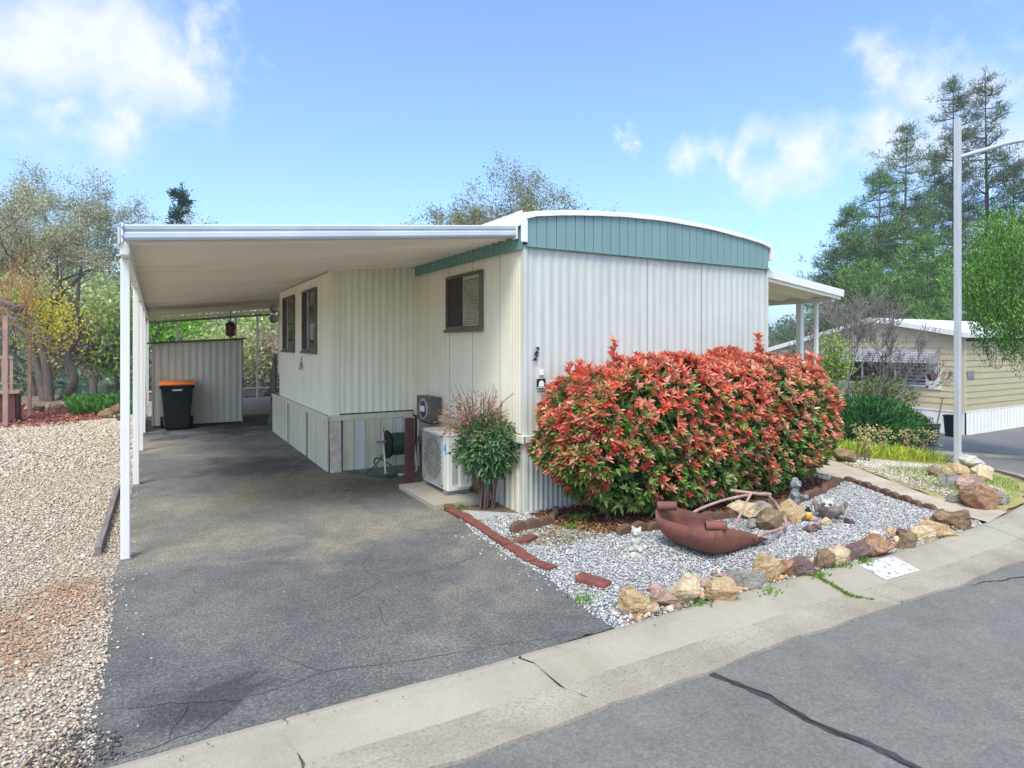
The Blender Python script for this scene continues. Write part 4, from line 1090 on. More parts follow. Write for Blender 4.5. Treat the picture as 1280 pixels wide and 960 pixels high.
# ---- rocks
def rockmat(key, c1, c2, c3, sc=7):
    t = NT(key)
    c = t.ramp(t.noise(sc, 9, 0.74, 1.2, stretch=(1, 1, 2.4)), [(0.32, c1), (0.46, c2), (0.64, c3)])
    c = t.mix(0.7, c, t.ramp(t.noise(sc * 7, 5, 0.7), [(0.3, (0.6, 0.58, 0.55, 1)), (0.6, (1.1, 1.1, 1.1, 1))]), 'MULTIPLY')
    t.color(c).rough(0.92).bump(t.noise(22, 9, 0.75, 0.8, stretch=(1, 1, 2.4)), 1.0, 0.035)
    M[key] = t.m
rockmat('rock_tan', lin(150, 108, 70), lin(206, 172, 124), lin(232, 210, 170))
rockmat('rock_cream', lin(170, 138, 98), lin(222, 196, 152), lin(236, 222, 190))
rockmat('rock_rust', lin(112, 76, 58), lin(170, 124, 92), lin(206, 176, 138))
rockmat('rock_purple', lin(82, 66, 66), lin(124, 98, 94), lin(158, 132, 122))
rockmat('rock_brown', lin(92, 74, 56), lin(146, 120, 90), lin(182, 156, 120))
rockmat('rock_grey', lin(112, 106, 98), lin(156, 150, 140), lin(196, 190, 178))
rockmat('rock_pink', lin(150, 110, 96), lin(196, 158, 138), lin(220, 190, 168))

def rock(name, p, sx, sy, sz, mat, seed, rz=0.0, sink=.22, sub=3, npt=15):
    r = random.Random(seed); bm = bmesh.new()
    for _ in range(npt):
        v = Vector((r.gauss(0, 1), r.gauss(0, 1), r.gauss(0, 1))).normalized() * r.uniform(.82, 1.05)
        bm.verts.new((v.x, v.y, v.z))
    h = bmesh.ops.convex_hull(bm, input=bm.verts); bmesh.ops.delete(bm, geom=[g_ for g_ in h['geom_interior'] if isinstance(g_, bmesh.types.BMVert)], context='VERTS')
    bmesh.ops.bevel(bm, geom=bm.edges[:], offset=.07, segments=1, affect='EDGES', clamp_overlap=True)
    bmesh.ops.triangulate(bm, faces=bm.faces); bmesh.ops.subdivide_edges(bm, edges=bm.edges[:], cuts=2 if sub >= 3 else 1, use_grid_fill=True)
    xs = [v.co.copy() for v in bm.verts]
    for v in bm.verts:
        q = v.co * 2.3 + Vector((seed * 3.1, seed * 1.7, 0))
        v.co += v.co.normalized() * (.12 * mnoise.noise(q) + .08 * mnoise.noise(Vector((q.x, q.y * 1.4, q.z * 4.2))) + .05 * mnoise.noise(q * 6))
        v.co = Vector((v.co.x * sx / 2, v.co.y * sy / 2, v.co.z * sz * .62))
    lo_ = min(v.co.z for v in bm.verts); hi_ = max(v.co.z for v in bm.verts); k = sz * (1 + sink) / (hi_ - lo_)
    for v in bm.verts: v.co.z = (v.co.z - lo_) * k - sz * sink
    me = bpy.data.meshes.new(name); bm.to_mesh(me); bm.free()
    o = link(name, me, mat); o.location = p; o.rotation_euler = (0, 0, R(rz))
    return o

def gnd(u, v, z=0.0):
    d = (1.6 - z) * 764 / (v - 430); return seen(u, v, d), d
def kerb_rock(u, v, w, h, mat, label, depth=.8, seed=0, rz=None, z=0.0, back=0.0):
    """rock whose front foot stands where the photograph shows it"""
    p, d = gnd(u, v, z); sx = w / 764 * d; hh = h / 764 * d * .74; sy = sx * depth
    q = p + FW * (sy * .42 + back)
    o = rock('rock', (q.x, q.y, gz(q.x)), sx * 1.06, sy, max(.04, hh), mat, seed + 3, -30 + (rz or 0)); tag(o, label, 'rock', 'rocks bordering the garden'); return o
kr = [(797, 770, 66, 34, 'rock_tan', 'flat tan slab rock at the driveway end of the kerb border', .7),
      (832, 762, 40, 24, 'rock_pink', 'small pinkish rock between the tan slab and the split cream rock', .8),
      (862, 760, 60, 46, 'rock_cream', 'split cream rock with a pale sharp crest on the kerb', .8),
      (909, 758, 48, 40, 'rock_tan', 'blocky golden rock right beside the split cream rock', .8),
      (934, 741, 62, 34, 'rock_grey', 'grey banded rock beside the golden block on the kerb', .6),
      (962, 728, 44, 48, 'rock_tan', 'tall tan rock standing behind the grey banded rock', .6),
      (987, 724, 32, 28, 'rock_rust', 'small reddish rock between the tall tan rock and the purple rock', .8),
      (1006, 723, 38, 34, 'rock_purple', 'dark purple rock beside the mossy kerb joint', .8),
      (1034, 714, 36, 34, 'rock_brown', 'brown rock right of the dark purple rock', .7),
      (1058, 712, 48, 34, 'rock_cream', 'rounded cream rock beside a tuft of moss', .7),
      (1080, 702, 40, 32, 'rock_purple', 'slanted purple slab leaning on the brown block', .7),
      (1110, 702, 52, 38, 'rock_rust', 'square golden brown block above the painted kerb patch', .8),
      (1140, 690, 34, 30, 'rock_brown', 'upright brown rock right of the golden block', .8),
      (1133, 677, 22, 20, 'rock_purple', 'small dark rock behind the upright brown rock', .8),
      (1163, 679, 34, 24, 'rock_cream', 'cream rock between upright brown rock and sloping tan slab', .8),
      (1180, 674, 46, 28, 'rock_tan', 'sloping tan slab with a pale top on the kerb', .6),
      (1186, 661, 36, 30, 'rock_brown', 'long brown rock behind the sloping tan slab', .8),
      (1211, 664, 44, 34, 'rock_brown', 'big rough brown boulder at the footpath corner', .9),
      (820, 742, 22, 12, 'rock_pink', 'low pink stone in the gravel behind the tan slab', .8),
      (905, 727, 26, 16, 'rock_pink', 'low pinkish stone behind the golden rock', .8),
      (880, 740, 26, 18, 'rock_pink', 'small stone wedged behind the split cream rock', .8)]
for i, (u, v, w, h, m, l, dp) in enumerate(kr): kerb_rock(u, v, w, h, m, l, dp, seed=i * 7 + 1, rz=random.uniform(-25, 25))
mr_ = [(975, 671, 46, 36, 'rock_brown', 'dark hollow boulder inside the loop of the iron bail'), (946, 655, 50, 30, 'rock_cream', 'pale yellow rock leaning behind the rusty scoop bail'),
       (1003, 660, 36, 38, 'rock_tan', 'tan boulder below the grey dog statue'), (962, 648, 34, 20, 'rock_grey', 'grey rock at the back of the boulder heap'),
       (948, 668, 16, 10, 'rock_grey', 'small grey stone beside the dark hollow boulder'),
       (1034, 658, 17, 14, 'rock_cream', 'smooth round tan cobble before the raccoon planter'), (1024, 663, 15, 9, 'rock_purple', 'smooth mauve cobble beside the tan cobble'),
       (1016, 667, 17, 11, 'rock_purple', 'larger mauve cobble nearest the iron bail'), (1018, 654, 14, 11, 'rock_pink', 'pinkish cobble touching the raccoon planter'), (1044, 655, 11, 8, 'rock_grey', 'grey cobble right of the tan cobble'),
       (1064, 657, 13, 12, 'rock_purple', 'knobbly dark brown stone alone on the white gravel')]
for i, (u, v, w, h, m, l) in enumerate(mr_):
    kerb_rock(u, v, w, h, m, l, .85, seed=i * 5 + 101, rz=random.uniform(-30, 30), back=.12 if i < 5 else 0)
cx_, cy_ = scatter_line = [], []
for _ in range(260):
    x0 = random.uniform(-.7, 3.2); cx_.append(x0); cy_.append(-2.28 - .03 * x0 + abs(random.gauss(0, .10)))
cx_, cy_ = np.array(cx_), np.array(cy_)
V, F, C = pebbles(np.stack([cx_, cy_, np.full(len(cx_), .012)], 1), rng.uniform(.010, .038, len(cx_)), palette([lin(216, 190, 150), lin(180, 140, 100), lin(140, 112, 92), lin(196, 176, 156), lin(120, 100, 94)], len(cx_), .15), .75, 'ico')
tag(np_mesh('rock_chips', V, F, 'stone_attr', None, C), 'small broken rock chips scattered between the kerb rocks', 'rubble', kind='stuff')
# boulders round the verge on the right: (u, v, width, height, depth, ...)
vr = [(1240, 640, 46, 32, 6.1, 'rock_rust', 'big rust streaked boulder where the footpath meets the kerb'), (1218, 614, 36, 22, 6.9, 'rock_pink', 'pink boulder behind the rust streaked boulder'),
      (1196, 612, 30, 22, 7.0, 'rock_grey', 'grey stone beside the pink boulder on the verge'), (1236, 604, 40, 22, 7.4, 'rock_cream', 'pale flat boulder near the foot of the lamp pole'),
      (1203, 597, 34, 18, 7.9, 'rock_tan', 'tan stone before the white pole footing'), (1178, 598, 26, 14, 7.9, 'rock_brown', 'brown stone left of the pole footing'),
      (1222, 634, 34, 26, 6.2, 'rock_brown', 'brown rock leaning on the rust streaked boulder'), (1196, 630, 18, 14, 6.3, 'rock_grey', 'small pale rock at the verge edge of the footpath'),
      (1256, 632, 30, 20, 6.4, 'rock_grey', 'grey rock at the kerb end of the boulder heap'), (1058, 579, 34, 18, 8.2, 'rock_brown', 'dark rock beside the right end of the red hedge'),
      (1168, 590, 20, 10, 8.6, 'rock_grey', 'low grey stone among the weeds by the pole')]
for i, (u, v, w, h, d, m, l) in enumerate(vr):
    p = seen(u, v, d); sx = w / 764 * d; sy = sx * .75; q = p + FW * sy * .4
    # follow the line of sight down to the ground where the boulder stands
    for _ in range(12):
        d2 = (1.6 - gz(q.x)) * 764 / (v - 430); p = seen(u, v, d2); sx = w / 764 * d2; sy = sx * .75; q = p + FW * sy * .4
    o = rock('boulder', (q.x, q.y, gz(q.x) - .01), sx * 1.12, sy, h / 764 * d2, m, i * 9 + 301, -30 + random.uniform(-25, 25)); tag(o, l, 'rock', 'boulders on the verge')
vr2 = [(-3.9, -1.78, .24, .14, .10, 'rock_grey', 'smooth pale green grey rock at the corner of the gravel lot'), (-3.66, -1.92, .26, .13, .06, 'rock_cream', 'flat yellowish rock beside the kerb at the gravel lot')]
for i, (x, y, a_, b_, c_, m, l) in enumerate(vr2): tag(rock('rock', (x, y, 0), a_, b_, c_, m, 700 + i, 20), l, 'rock')
for i, (u, v, w, h) in enumerate([(135, 522, 22, 12), (148, 518, 20, 14), (146, 508, 24, 10), (128, 517, 16, 8), (152, 526, 18, 12)]):
    p, d = gnd(u, v); tag(rock('rock', (p.x, p.y, .0), w / 764 * d, w / 764 * d * .8, h / 764 * d, 'rock_brown', 500 + i, i * 40), 'brown rock in the pile beside the ivy at the back of the gravel lot', 'rock', 'rocks piled by the ivy')
for i in range(9):
    u = 28 + 11 * i; v = 511 + (i * 7) % 5 - i * .3; p, d = gnd(u, v); w = 10 + (i * 5) % 7
    tag(rock('rock', (p.x, p.y, .0), w / 764 * d, w / 764 * d * .7, .16, ['rock_brown', 'rock_grey'][i % 2], 540 + i, i * 33), 'low field stone in the row under the oak trunks', 'rock', 'stones in a row under the oaks')

# ---- rusty scraper scoop
sc_o = Vector((.47, -1.60, 0)); sa = R(7)
scp = thing('scraper_scoop', 'rusty iron scraper scoop with curved bail lying on the white gravel', 'scraper', sc_o)
ex, ey = Vector((math.cos(sa), math.sin(sa), 0)), Vector((-math.sin(sa), math.cos(sa), 0))
def SL(x, y, z): return sc_o + ex * x + ey * y + Vector((0, 0, z))
# profile of the pan from the rear rim down and forward to the lip
pf = smooth_path([(-.03, .225), (-.045, .17), (-.015, .09), (.07, .03), (.18, .008), (.36, .003), (.54, .010), (.72, .035)], 6)
Wd = .27; nt = 36; V = []
for i, q in enumerate(pf):
    f = i / (len(pf) - 1)
    for j in range(nt + 1):
        th = (-1 + 2 * j / nt) * math.pi / 2; p_ = .50
        y = math.copysign(abs(math.sin(th)) ** p_, th) * Wd
        rim = (.235 if th < 0 else .285) - .20 * max(0.0, (q.x - .10) / .62) ** 1.3
        up_ = (1 - max(0.0, math.cos(th)) ** p_) * max(0.0, rim - q.y)
        V.append(SL(q.x + .02 * (1 - f) * abs(math.sin(th)) ** 6, y * (1 - .06 * f), q.y + up_))
F = [(i * (nt + 1) + j, i * (nt + 1) + j + 1, (i + 1) * (nt + 1) + j + 1, (i + 1) * (nt + 1) + j) for i in range(len(pf) - 1) for j in range(nt)]
mb = MB(); mb.add(V, F); pan = mb.build('pan', 'rust_iron', scp, smooth=True)
so = pan.modifiers.new('solid', 'SOLIDIFY'); so.thickness = .009; so.offset = 0
yb = Wd * .97
for s_ in (-1, 1):
    c = SL(.05, s_ * yb * .86, .262 if s_ < 0 else .312); d_ = (ex * .75 + ey * -.66 + Vector((0, 0, .02))).normalized()
    c0 = c - d_ * .075
    MB().lathe(c0, [(.036, 0), (.036, .15), (.026, .15), (.026, 0.0)], 16, d_).build('handle_socket', 'rust_iron', scp, smooth=False)
    MB().lathe(c0 + d_ * .01, [(.0255, 0), (.0255, .12)], 14, d_).build('socket_core', 'ac_dark', scp)
    MB().lathe(SL(.50, s_ * (yb + .012), .10), [(.026, -.012), (.026, .012)], 14, ey).build('pivot', 'rust_iron', scp)
ba = smooth_path([SL(.50, -yb - .02, .11), SL(.66, -yb - .02, .11), SL(.90, -.24, .08), SL(1.12, -.18, .07), SL(1.22, -.10, .10), SL(1.24, -.03, .18), SL(1.16, .0, .27)], 8)
MB().tube(ba, [.012 + .004 * math.sin(k / len(ba) * 3.14) for k in range(len(ba))], 9).build('bail', 'handle_iron', scp, smooth=True)
bb = smooth_path([SL(.40, yb + .02, .16), SL(.60, yb + .03, .19), SL(.82, .22, .24), SL(.98, .06, .30)], 8)
MB().tube(bb, .012, 9).build('bail', 'handle_iron', scp, smooth=True)
MB().tube(smooth_path([SL(.50, -.08, .12), SL(.70, -.02, .20), SL(.92, .04, .29), SL(1.0, .06, .31)], 6), .011, 8).build('drawbar', 'handle_iron', scp, smooth=True)
MB().tube(smooth_path([SL(.88, .20, .32), SL(.98, .06, .31), SL(1.10, .0, .29), SL(1.22, .02, .27), SL(1.25, .09, .26), SL(1.18, .10, .26)], 6), .014, 8).build('hook', 'handle_iron', scp, smooth=True)

# ---- statues
def blob(name, parts, mat, parent, voxel=.006, tubes=()):
    """ellipsoids fused into one continuous carved-looking surface"""
    bm = bmesh.new()
    for c, s in parts:
        r = bmesh.ops.create_icosphere(bm, subdivisions=3, radius=1)
        for v in r['verts']: v.co = Vector((v.co.x * s[0], v.co.y * s[1], v.co.z * s[2])) + Vector(c)
    me = bpy.data.meshes.new(name); bm.to_mesh(me); bm.free()
    o = link(name, me, mat, parent, True)
    m1 = o.modifiers.new('fuse', 'REMESH'); m1.mode = 'VOXEL'; m1.voxel_size = voxel; m1.use_smooth_shade = True
    m2 = o.modifiers.new('soft', 'SMOOTH'); m2.factor = .5; m2.iterations = 2
    return o
def face_cam(o, extra=0): o.rotation_euler = (0, 0, math.atan2(CAM.y - o.location.y, CAM.x - o.location.x) + R(90 + extra))
# local frame: figure looks along -Y
p, d = gnd(798, 695)
ct = thing('cat_statue', 'pale stone cat figurine sitting on an oval base in the gravel', 'statue', (p.x, p.y + .02, 0)); face_cam(ct, -12)
blob('figure', [((0, 0, .075), (.05, .045, .05)), ((0, -.005, .115), (.042, .038, .05)), ((0, -.012, .178), (.040, .036, .033)), ((0, -.045, .170), (.018, .014, .012)),
                ((-.028, -.005, .208), (.012, .008, .016)), ((.028, -.005, .208), (.012, .008, .016)), ((-.036, -.03, .05), (.018, .03, .018)), ((.036, -.03, .05), (.018, .03, .018)),
                ((-.022, -.035, .115), (.012, .016, .03)), ((.022, -.035, .115), (.012, .016, .03)), ((.055, .03, .06), (.02, .03, .02))], 'statue_pale', ct, .005)
for s_ in (-1, 1): blob('eye', [((s_ * .016, -.044, .186), (.005, .004, .005))], 'ink', ct, .002)
b_ = MB(); b_.lathe((0, 0, 0), [(.078, -.01), (.082, .012), (.076, .030), (.066, .034)], 24); bo = b_.build('base', 'statue_pale', origin=(0, 0, 0)); bo.parent = ct; bo.location = (0, 0, 0); bo.scale = (1, .72, 1)
p, d = gnd(997, 640)
dg = thing('dog_statue', 'mottled grey curly dog statue standing upright beside the hedge', 'statue', (p.x, p.y + .03, 0)); face_cam(dg, 35)
blob('figure', [((-.03, 0, .04), (.022, .03, .045)), ((.03, 0, .04), (.022, .03, .045)), ((0, .01, .10), (.052, .05, .055)), ((0, 0, .16), (.046, .042, .06)), ((0, -.005, .215), (.036, .034, .04)),
                ((0, -.02, .265), (.042, .042, .038)), ((0, -.06, .262), (.020, .024, .017)), ((-.042, -.015, .262), (.014, .02, .034)), ((.042, -.015, .262), (.014, .02, .034)),
                ((0, -.005, .305), (.03, .03, .022)), ((-.04, -.045, .165), (.015, .035, .016)), ((.05, -.05, .15), (.016, .045, .016)), ((.055, -.09, .155), (.026, .024, .024)), ((0, .06, .12), (.02, .03, .02))], 'statue_grey', dg, .006)
for s_ in (-1, 1): blob('eye', [((s_ * .017, -.057, .278), (.005, .004, .005))], 'ink', dg, .002)
p, d = gnd(1042, 650)
rc = thing('raccoon_planter', 'brown raccoon shaped stone planter with raised paws on the gravel', 'planter', (p.x, p.y + .04, 0)); face_cam(rc, 0)
mb = MB(); mb.lathe((0, 0, 0), [(.045, 0), (.075, .03), (.105, .085), (.112, .115), (.095, .118), (.085, .09), (.03, .05)], 22); bo = mb.build('bowl', 'statue_brown', origin=(0, 0, 0), smooth=True); bo.parent = rc; bo.location = (0, 0, 0); bo.scale = (1.05, .8, 1)
hd = blob('head', [((-.02, -.05, .145), (.058, .048, .042)), ((-.02, -.098, .135), (.020, .022, .016)), ((-.062, -.03, .188), (.019, .011, .020)), ((.022, -.03, .188), (.019, .011, .020))], 'statue_pale', rc, .005)
blob('mask', [((-.042, -.088, .152), (.020, .014, .012)), ((.004, -.088, .152), (.020, .014, .012))], 'ac_dark', rc, .004)
blob('nose', [((-.02, -.121, .139), (.007, .005, .005))], 'ink', rc, .003)
blob('arms', [((-.105, -.03, .10), (.022, .024, .05)), ((-.128, -.035, .145), (.016, .018, .030)), ((.105, -.03, .10), (.022, .024, .05)), ((.130, -.035, .150), (.017, .018, .034))], 'statue_brown', rc, .005)
p, d = gnd(1010, 652)
yg = thing('bee_ornament', 'tiny yellow garden ornament below the dog statue', 'ornament', (p.x, p.y, 0)); face_cam(yg)
MBB = MB(); MBB.lathe((0, 0, 0), [(.02, 0), (.034, .02), (.036, .05), (.026, .075)], 14); bo = MBB.build('body', 'blind', origin=(0, 0, 0), smooth=True); bo.parent = yg; bo.location = (0, 0, .02)
MBB = MB(); MBB.lathe((0, 0, 0), [(.03, .0), (.03, .01), (.016, .012), (.014, .035)], 14); bo = MBB.build('hat', 'ink', origin=(0, 0, 0)); bo.parent = yg; bo.location = (0, 0, .095)
yel = plain('ornament_yellow', lin(214, 180, 84), lin(190, 150, 60), 20, .6); yg.children[0].data.materials[0] = M['ornament_yellow']
# squirrel-like figure on the boulder heap
p = seen(975, 641, 5.9)

# ---- photinia hedge
HCx, HCy, HCz, HA, HB, HC = 1.87, -.50, .74, 1.85, .50, .66
def hedge_pts(n, shrink=1.0, bumps=.10, seed=1):
    D = rand_dirs(n * 2)
    D[:, 2] = np.where(D[:, 2] < -.88, -D[:, 2], D[:, 2])
    D = D[:n]
    e = 3.7
    w = (np.abs(D[:, 0]) ** e + np.abs(D[:, 1]) ** e + np.abs(D[:, 2]) ** e) ** (-1 / e)
    Q = D * w[:, None]
    bump = np.array([mnoise.noise(Vector((q[0] * 3.4, q[1] * 1.5, q[2] * 2.4)) + Vector((seed, 0, 0))) for q in Q])
    fine = np.array([mnoise.noise(Vector((q[0] * 11, q[1] * 4, q[2] * 6))) for q in Q])
    s = shrink * (1 + bumps * bump + .05 * fine)
    P = np.stack([HCx + Q[:, 0] * HA * (1 + (s - 1) * .35), HCy + Q[:, 1] * HB * s, HCz + Q[:, 2] * HC * (1 + (s - 1) * .75)], 1)
    # the foot is narrower than the head
    low = np.clip((.65 - P[:, 2]) / .65, 0, 1)
    P[:, 0] = HCx + (P[:, 0] - HCx) * (1 - .10 * low ** 1.5); P[:, 1] = HCy + (P[:, 1] - HCy) * (1 - .10 * low)
    hi = np.clip((P[:, 2] - .85) / .55, 0, 1) ** 1.3; P[:, 0] = np.where(P[:, 0] < HCx, HCx + (P[:, 0] - HCx) * (1 - .13 * hi), HCx + (P[:, 0] - HCx) * (1 - .05 * hi))
    P[:, 2] += np.clip(P[:, 2] - .8, 0, 1) * np.array([.03 * mnoise.noise(Vector((q[0] * 2.6, q[1], 3.3))) + .13 * mnoise.noise(Vector((q[0] * 6, q[1] * 2, 9.1))) for q in P])
    N = unit(np.stack([np.sign(Q[:, 0]) * np.abs(Q[:, 0]) ** (e - 1) / HA, np.sign(Q[:, 1]) * np.abs(Q[:, 1]) ** (e - 1) / HB, np.sign(Q[:, 2]) * np.abs(Q[:, 2]) ** (e - 1) / HC], 1))
    return P, N
RED = [lin(226, 100, 86), lin(234, 132, 112), lin(214, 84, 72), lin(236, 158, 136), lin(230, 124, 92), lin(192, 90, 68)]
ORG = [lin(232, 164, 128), lin(228, 146, 104), lin(212, 140, 106), lin(238, 190, 154), lin(204, 126, 92)]
GRN = [lin(116, 152, 66), lin(90, 130, 56), lin(144, 168, 82), lin(70, 104, 50), lin(160, 174, 100)]
CORAL = [lin(238, 134, 108), lin(236, 112, 92), lin(232, 150, 122), lin(240, 120, 84)]
def whorls(P, A, nleaf, L, kinds):
    out_P, out_D, out_N, out_L, out_C = [], [], [], [], []
    for i in range(len(P)):
        n = nleaf + random.randint(-1, 2); a = Vector(A[i]); u = a.orthogonal().normalized(); w = a.cross(u); ph0 = random.random() * 6.28
        wl_ = random.uniform(.65, 1.25)
        pal = {'r': RED, 'o': ORG, 'g': GRN}[kinds[i]]
        base = np.array(random.choice(CORAL if kinds[i] == 'r' and P[i][2] > .95 and random.random() < .55 else pal)[:3])
        for k in range(n):
            ph = ph0 + k * 2.4; el = random.uniform(.40, 1.15) if k > 1 else random.uniform(1.0, 1.4)
            d_ = (u * math.cos(ph) + w * math.sin(ph)) * math.cos(el) + a * math.sin(el)
            out_P.append(P[i] + np.array(a) * (.004 * k)); out_D.append(d_); out_N.append(a - d_ * a.dot(d_) * .5)
            out_L.append(L * wl_ * random.uniform(.7, 1.25)); out_C.append(np.clip(base * random.uniform(.75, 1.22), 0, 1))
    return np.array(out_P), np.array(out_D), np.array(out_N), np.array(out_L), np.array(out_C)
hg = thing('photinia_hedge', 'large red and green photinia hedge before the white end wall', 'hedge', (HCx, HCy, 0))
P, N = hedge_pts(6600, 1.0, .17)
A = unit(N * .75 + np.array([0, 0, .75]) + rng.normal(0, .28, N.shape))
hgt = (P[:, 2] - .1) / 1.45
pn = np.array([mnoise.noise(Vector(q) * 2.2) for q in P]); rd = rng.random(len(P))
kinds = []
for i in range(len(P)):
    g_ = .88 - 1.12 * hgt[i] + .42 * pn[i] + (.10 if P[i, 0] > 2.6 else 0); right = np.clip((P[i, 0] - 1.2) / 1.6, 0, 1)
    kinds.append('g' if rd[i] < g_ else ('o' if random.random() < .26 + .62 * right * (.6 + .4 * math.sin(P[i, 0] * 3)) else 'r'))
gap = np.array([mnoise.noise(Vector(q) * 4.2 + Vector((5, 1, 2))) for q in P])
keep = (rng.random(len(P)) < np.where(P[:, 2] < .30, .72, 1.0)) & (gap > -.42 + .25 * (P[:, 2] > 1.25) * -1)
P, A = P[keep], A[keep]; kinds = [k for k, q in zip(kinds, keep) if q]
# tall shoots that break the outline
SH = [(.72, -.45, 1.40, .20), (2.78, -.45, 1.40, .24), (2.70, -.5, 1.38, .18), (2.85, -.42, 1.36, .15)]
SH += [(random.uniform(.1, 3.6), random.uniform(-.75, -.2), 1.36 - .10 * abs(random.gauss(0, 1)), random.uniform(.04, .12)) for _ in range(46)]
ep, ea = [], []
for x, y, z, h in SH:
    for k in range(int(h / .03) + 2): ep.append((x + random.gauss(0, .012), y, z + k * .03)); ea.append((random.gauss(0, .3), random.gauss(0, .3), 1)); kinds.append('r')
P = np.concatenate([P, np.array(ep)]); A = np.concatenate([A, unit(np.array(ea))])
a5 = whorls(P, A, 8, .070, kinds)
V, F, C = leaf_quads(a5[0], a5[1], a5[2], a5[3], a5[3] * .29, a5[4], .22, .14, True)
np_mesh('outer_leaves', V, F, 'photinia', hg, C)
P2, N2 = hedge_pts(7000, .86); D2 = unit(N2 * .5 + rand_dirs(len(P2)) * .8 + np.array([0, 0, -.2]))
V, F, C = leaf_quads(P2, D2, N2 + rand_dirs(len(P2)) * .6, rng.uniform(.06, .10, len(P2)), .034, palette(GRN, len(P2), .25), .2, .1, True)
np_mesh('inner_leaves', V, F, 'photinia', hg, C)
P3, N3 = hedge_pts(5000, .66); V, F, C = leaf_quads(P3, rand_dirs(len(P3)), rand_dirs(len(P3)), .11, .05, palette([GRN[3], GRN[1]], len(P3), .3), .2, .1)
np_mesh('core_leaves', V, F, 'photinia', hg, C)
mb = MB()
for k in range(34):
    x = .5 + 3.0 * (k + random.random()) / 34; y = -.45 + random.uniform(-.2, .2)
    mb.tube([(x, y, -.03), (x + random.uniform(-.1, .1), y + random.uniform(-.1, .1), .4), (x + random.uniform(-.3, .3), y + random.uniform(-.3, .25), .9 + random.random() * .3)], [.022, .015, .006], 6)
mb.build('stems', 'stem_brown', hg)

# ---- nandina
nd = thing('nandina_shrub', 'green nandina shrub with russet top growing beside the heat pump', 'shrub', (-.20, .42, 0))
mb = MB(); tips = []
for k in range(16):
    a_ = random.random() * 6.28; r0, r1 = random.uniform(.02, .13), random.uniform(.05, .26)
    zt_ = random.uniform(.62, 1.10); tp = (-.22 + r1 * math.cos(a_), .42 + r1 * math.sin(a_), zt_)
    mb.tube([(-.20 + r0 * math.cos(a_), .42 + r0 * math.sin(a_), -.02), (-.20 + (r0 + r1) * .45 * math.cos(a_ + .3), .42 + (r0 + r1) * .45 * math.sin(a_ + .3), zt_ * .5), tp], [.009, .007, .004], 6)
    tips.append(tp)
mb.build('stems', 'stem_brown', nd)
n = 4200
cen = np.array([-.19, .36, .60]); D = rand_dirs(n); rad = (rng.uniform(.2, 1.0, (n, 1)) ** .5) * (1 + .30 * np.array([[mnoise.noise(Vector(d_) * 2.2)] for d_ in D]))
P = cen + D * rad * np.array([.31, .33, .29])
P = P + rng.normal(0, .02, P.shape); dd = unit(D * .8 + np.array([0, 0, -.35]) + rand_dirs(n) * .85)
V1 = leaf_quads(P, dd, D + np.array([0, 0, .6]) + rand_dirs(n) * .4, rng.uniform(.045, .075, n), rng.uniform(.014, .02, n), palette([lin(84, 128, 84), lin(60, 104, 62), lin(112, 150, 104), lin(46, 80, 50), lin(130, 150, 90)], n, .2), .2, .1, True)
n2 = 1200; D = rand_dirs(n2); D[:, 2] = np.abs(D[:, 2])
P = np.array([-.26, .56, .70]) + D * rng.uniform(.15, 1, (n2, 1)) * np.array([.40, .50, .42])
V2 = leaf_quads(P, unit(D + rand_dirs(n2) * .7), rand_dirs(n2), rng.uniform(.03, .055, n2), rng.uniform(.009, .014, n2), palette([lin(178, 122, 88), lin(196, 140, 104), lin(150, 100, 76), lin(168, 132, 84), lin(190, 110, 96)], n2, .2), .2, .1, True)
np_mesh('green_leaves', V1[0], V1[1], 'leaf', nd, V1[2]); np_mesh('russet_leaves', V2[0], V2[1], 'leaf', nd, V2[2])
mb = MB()
for k in range(46):
    a_ = random.random() * 6.28; r1 = random.uniform(.1, .42); b = (-.24 + .12 * math.cos(a_), .45 + .12 * math.sin(a_), random.uniform(.7, .9))
    e = (-.24 + r1 * math.cos(a_), .45 + r1 * math.sin(a_), random.uniform(.92, 1.22)); mb.tube([b, ((b[0] + e[0]) / 2, (b[1] + e[1]) / 2, (b[2] + e[2]) / 2 + .04), e], [.003, .002, .0015], 4)
mb.build('seed_stalks', 'stem_brown', nd)

# ---- gravel
def inside(px_, py_, poly):
    r = np.zeros(len(px_), bool); n = len(poly); j = n - 1
    for i in range(n):
        xi, yi = poly[i]; xj, yj = poly[j]
        c = ((yi > py_) != (yj > py_)) & (px_ < (xj - xi) * (py_ - yi) / (yj - yi + 1e-12) + xi); r ^= c; j = i
    return r
def scatter(poly, n, exclude=()):
    xs = [p[0] for p in poly]; ys_ = [p[1] for p in poly]
    x = rng.uniform(min(xs), max(xs), n); y = rng.uniform(min(ys_), max(ys_), n)
    k = inside(x, y, poly)
    for e in exclude: k &= ~inside(x, y, e)
    return x[k], y[k]
GZ = np.vectorize(gz)
x, y = scatter(bed, 66000, (hb, [(-.5, 0.02), (-.5, .9), (0, .9), (0, .02)]))
near_d = np.hypot(x - CAM.x, y - CAM.y)
xs2 = rng.uniform(-.95, -.66, 260); ys2 = rng.uniform(-2.2, -.3, 260); k2 = rng.random(260) < np.clip((xs2 + .98) / .3, 0, 1) ** 2
x = np.concatenate([x, xs2[k2]]); y = np.concatenate([y, ys2[k2]])
P = np.stack([x, y, np.full(len(x), .004)], 1)
cw = palette([lin(190, 189, 184), lin(164, 165, 166), lin(136, 137, 139), lin(204, 202, 194), lin(108, 109, 111), lin(176, 164, 146)], len(P), .12, [.34, .28, .12, .16, .03, .07])
V, F, C = pebbles(P, rng.uniform(.007, .0135, len(P)), cw, .6)
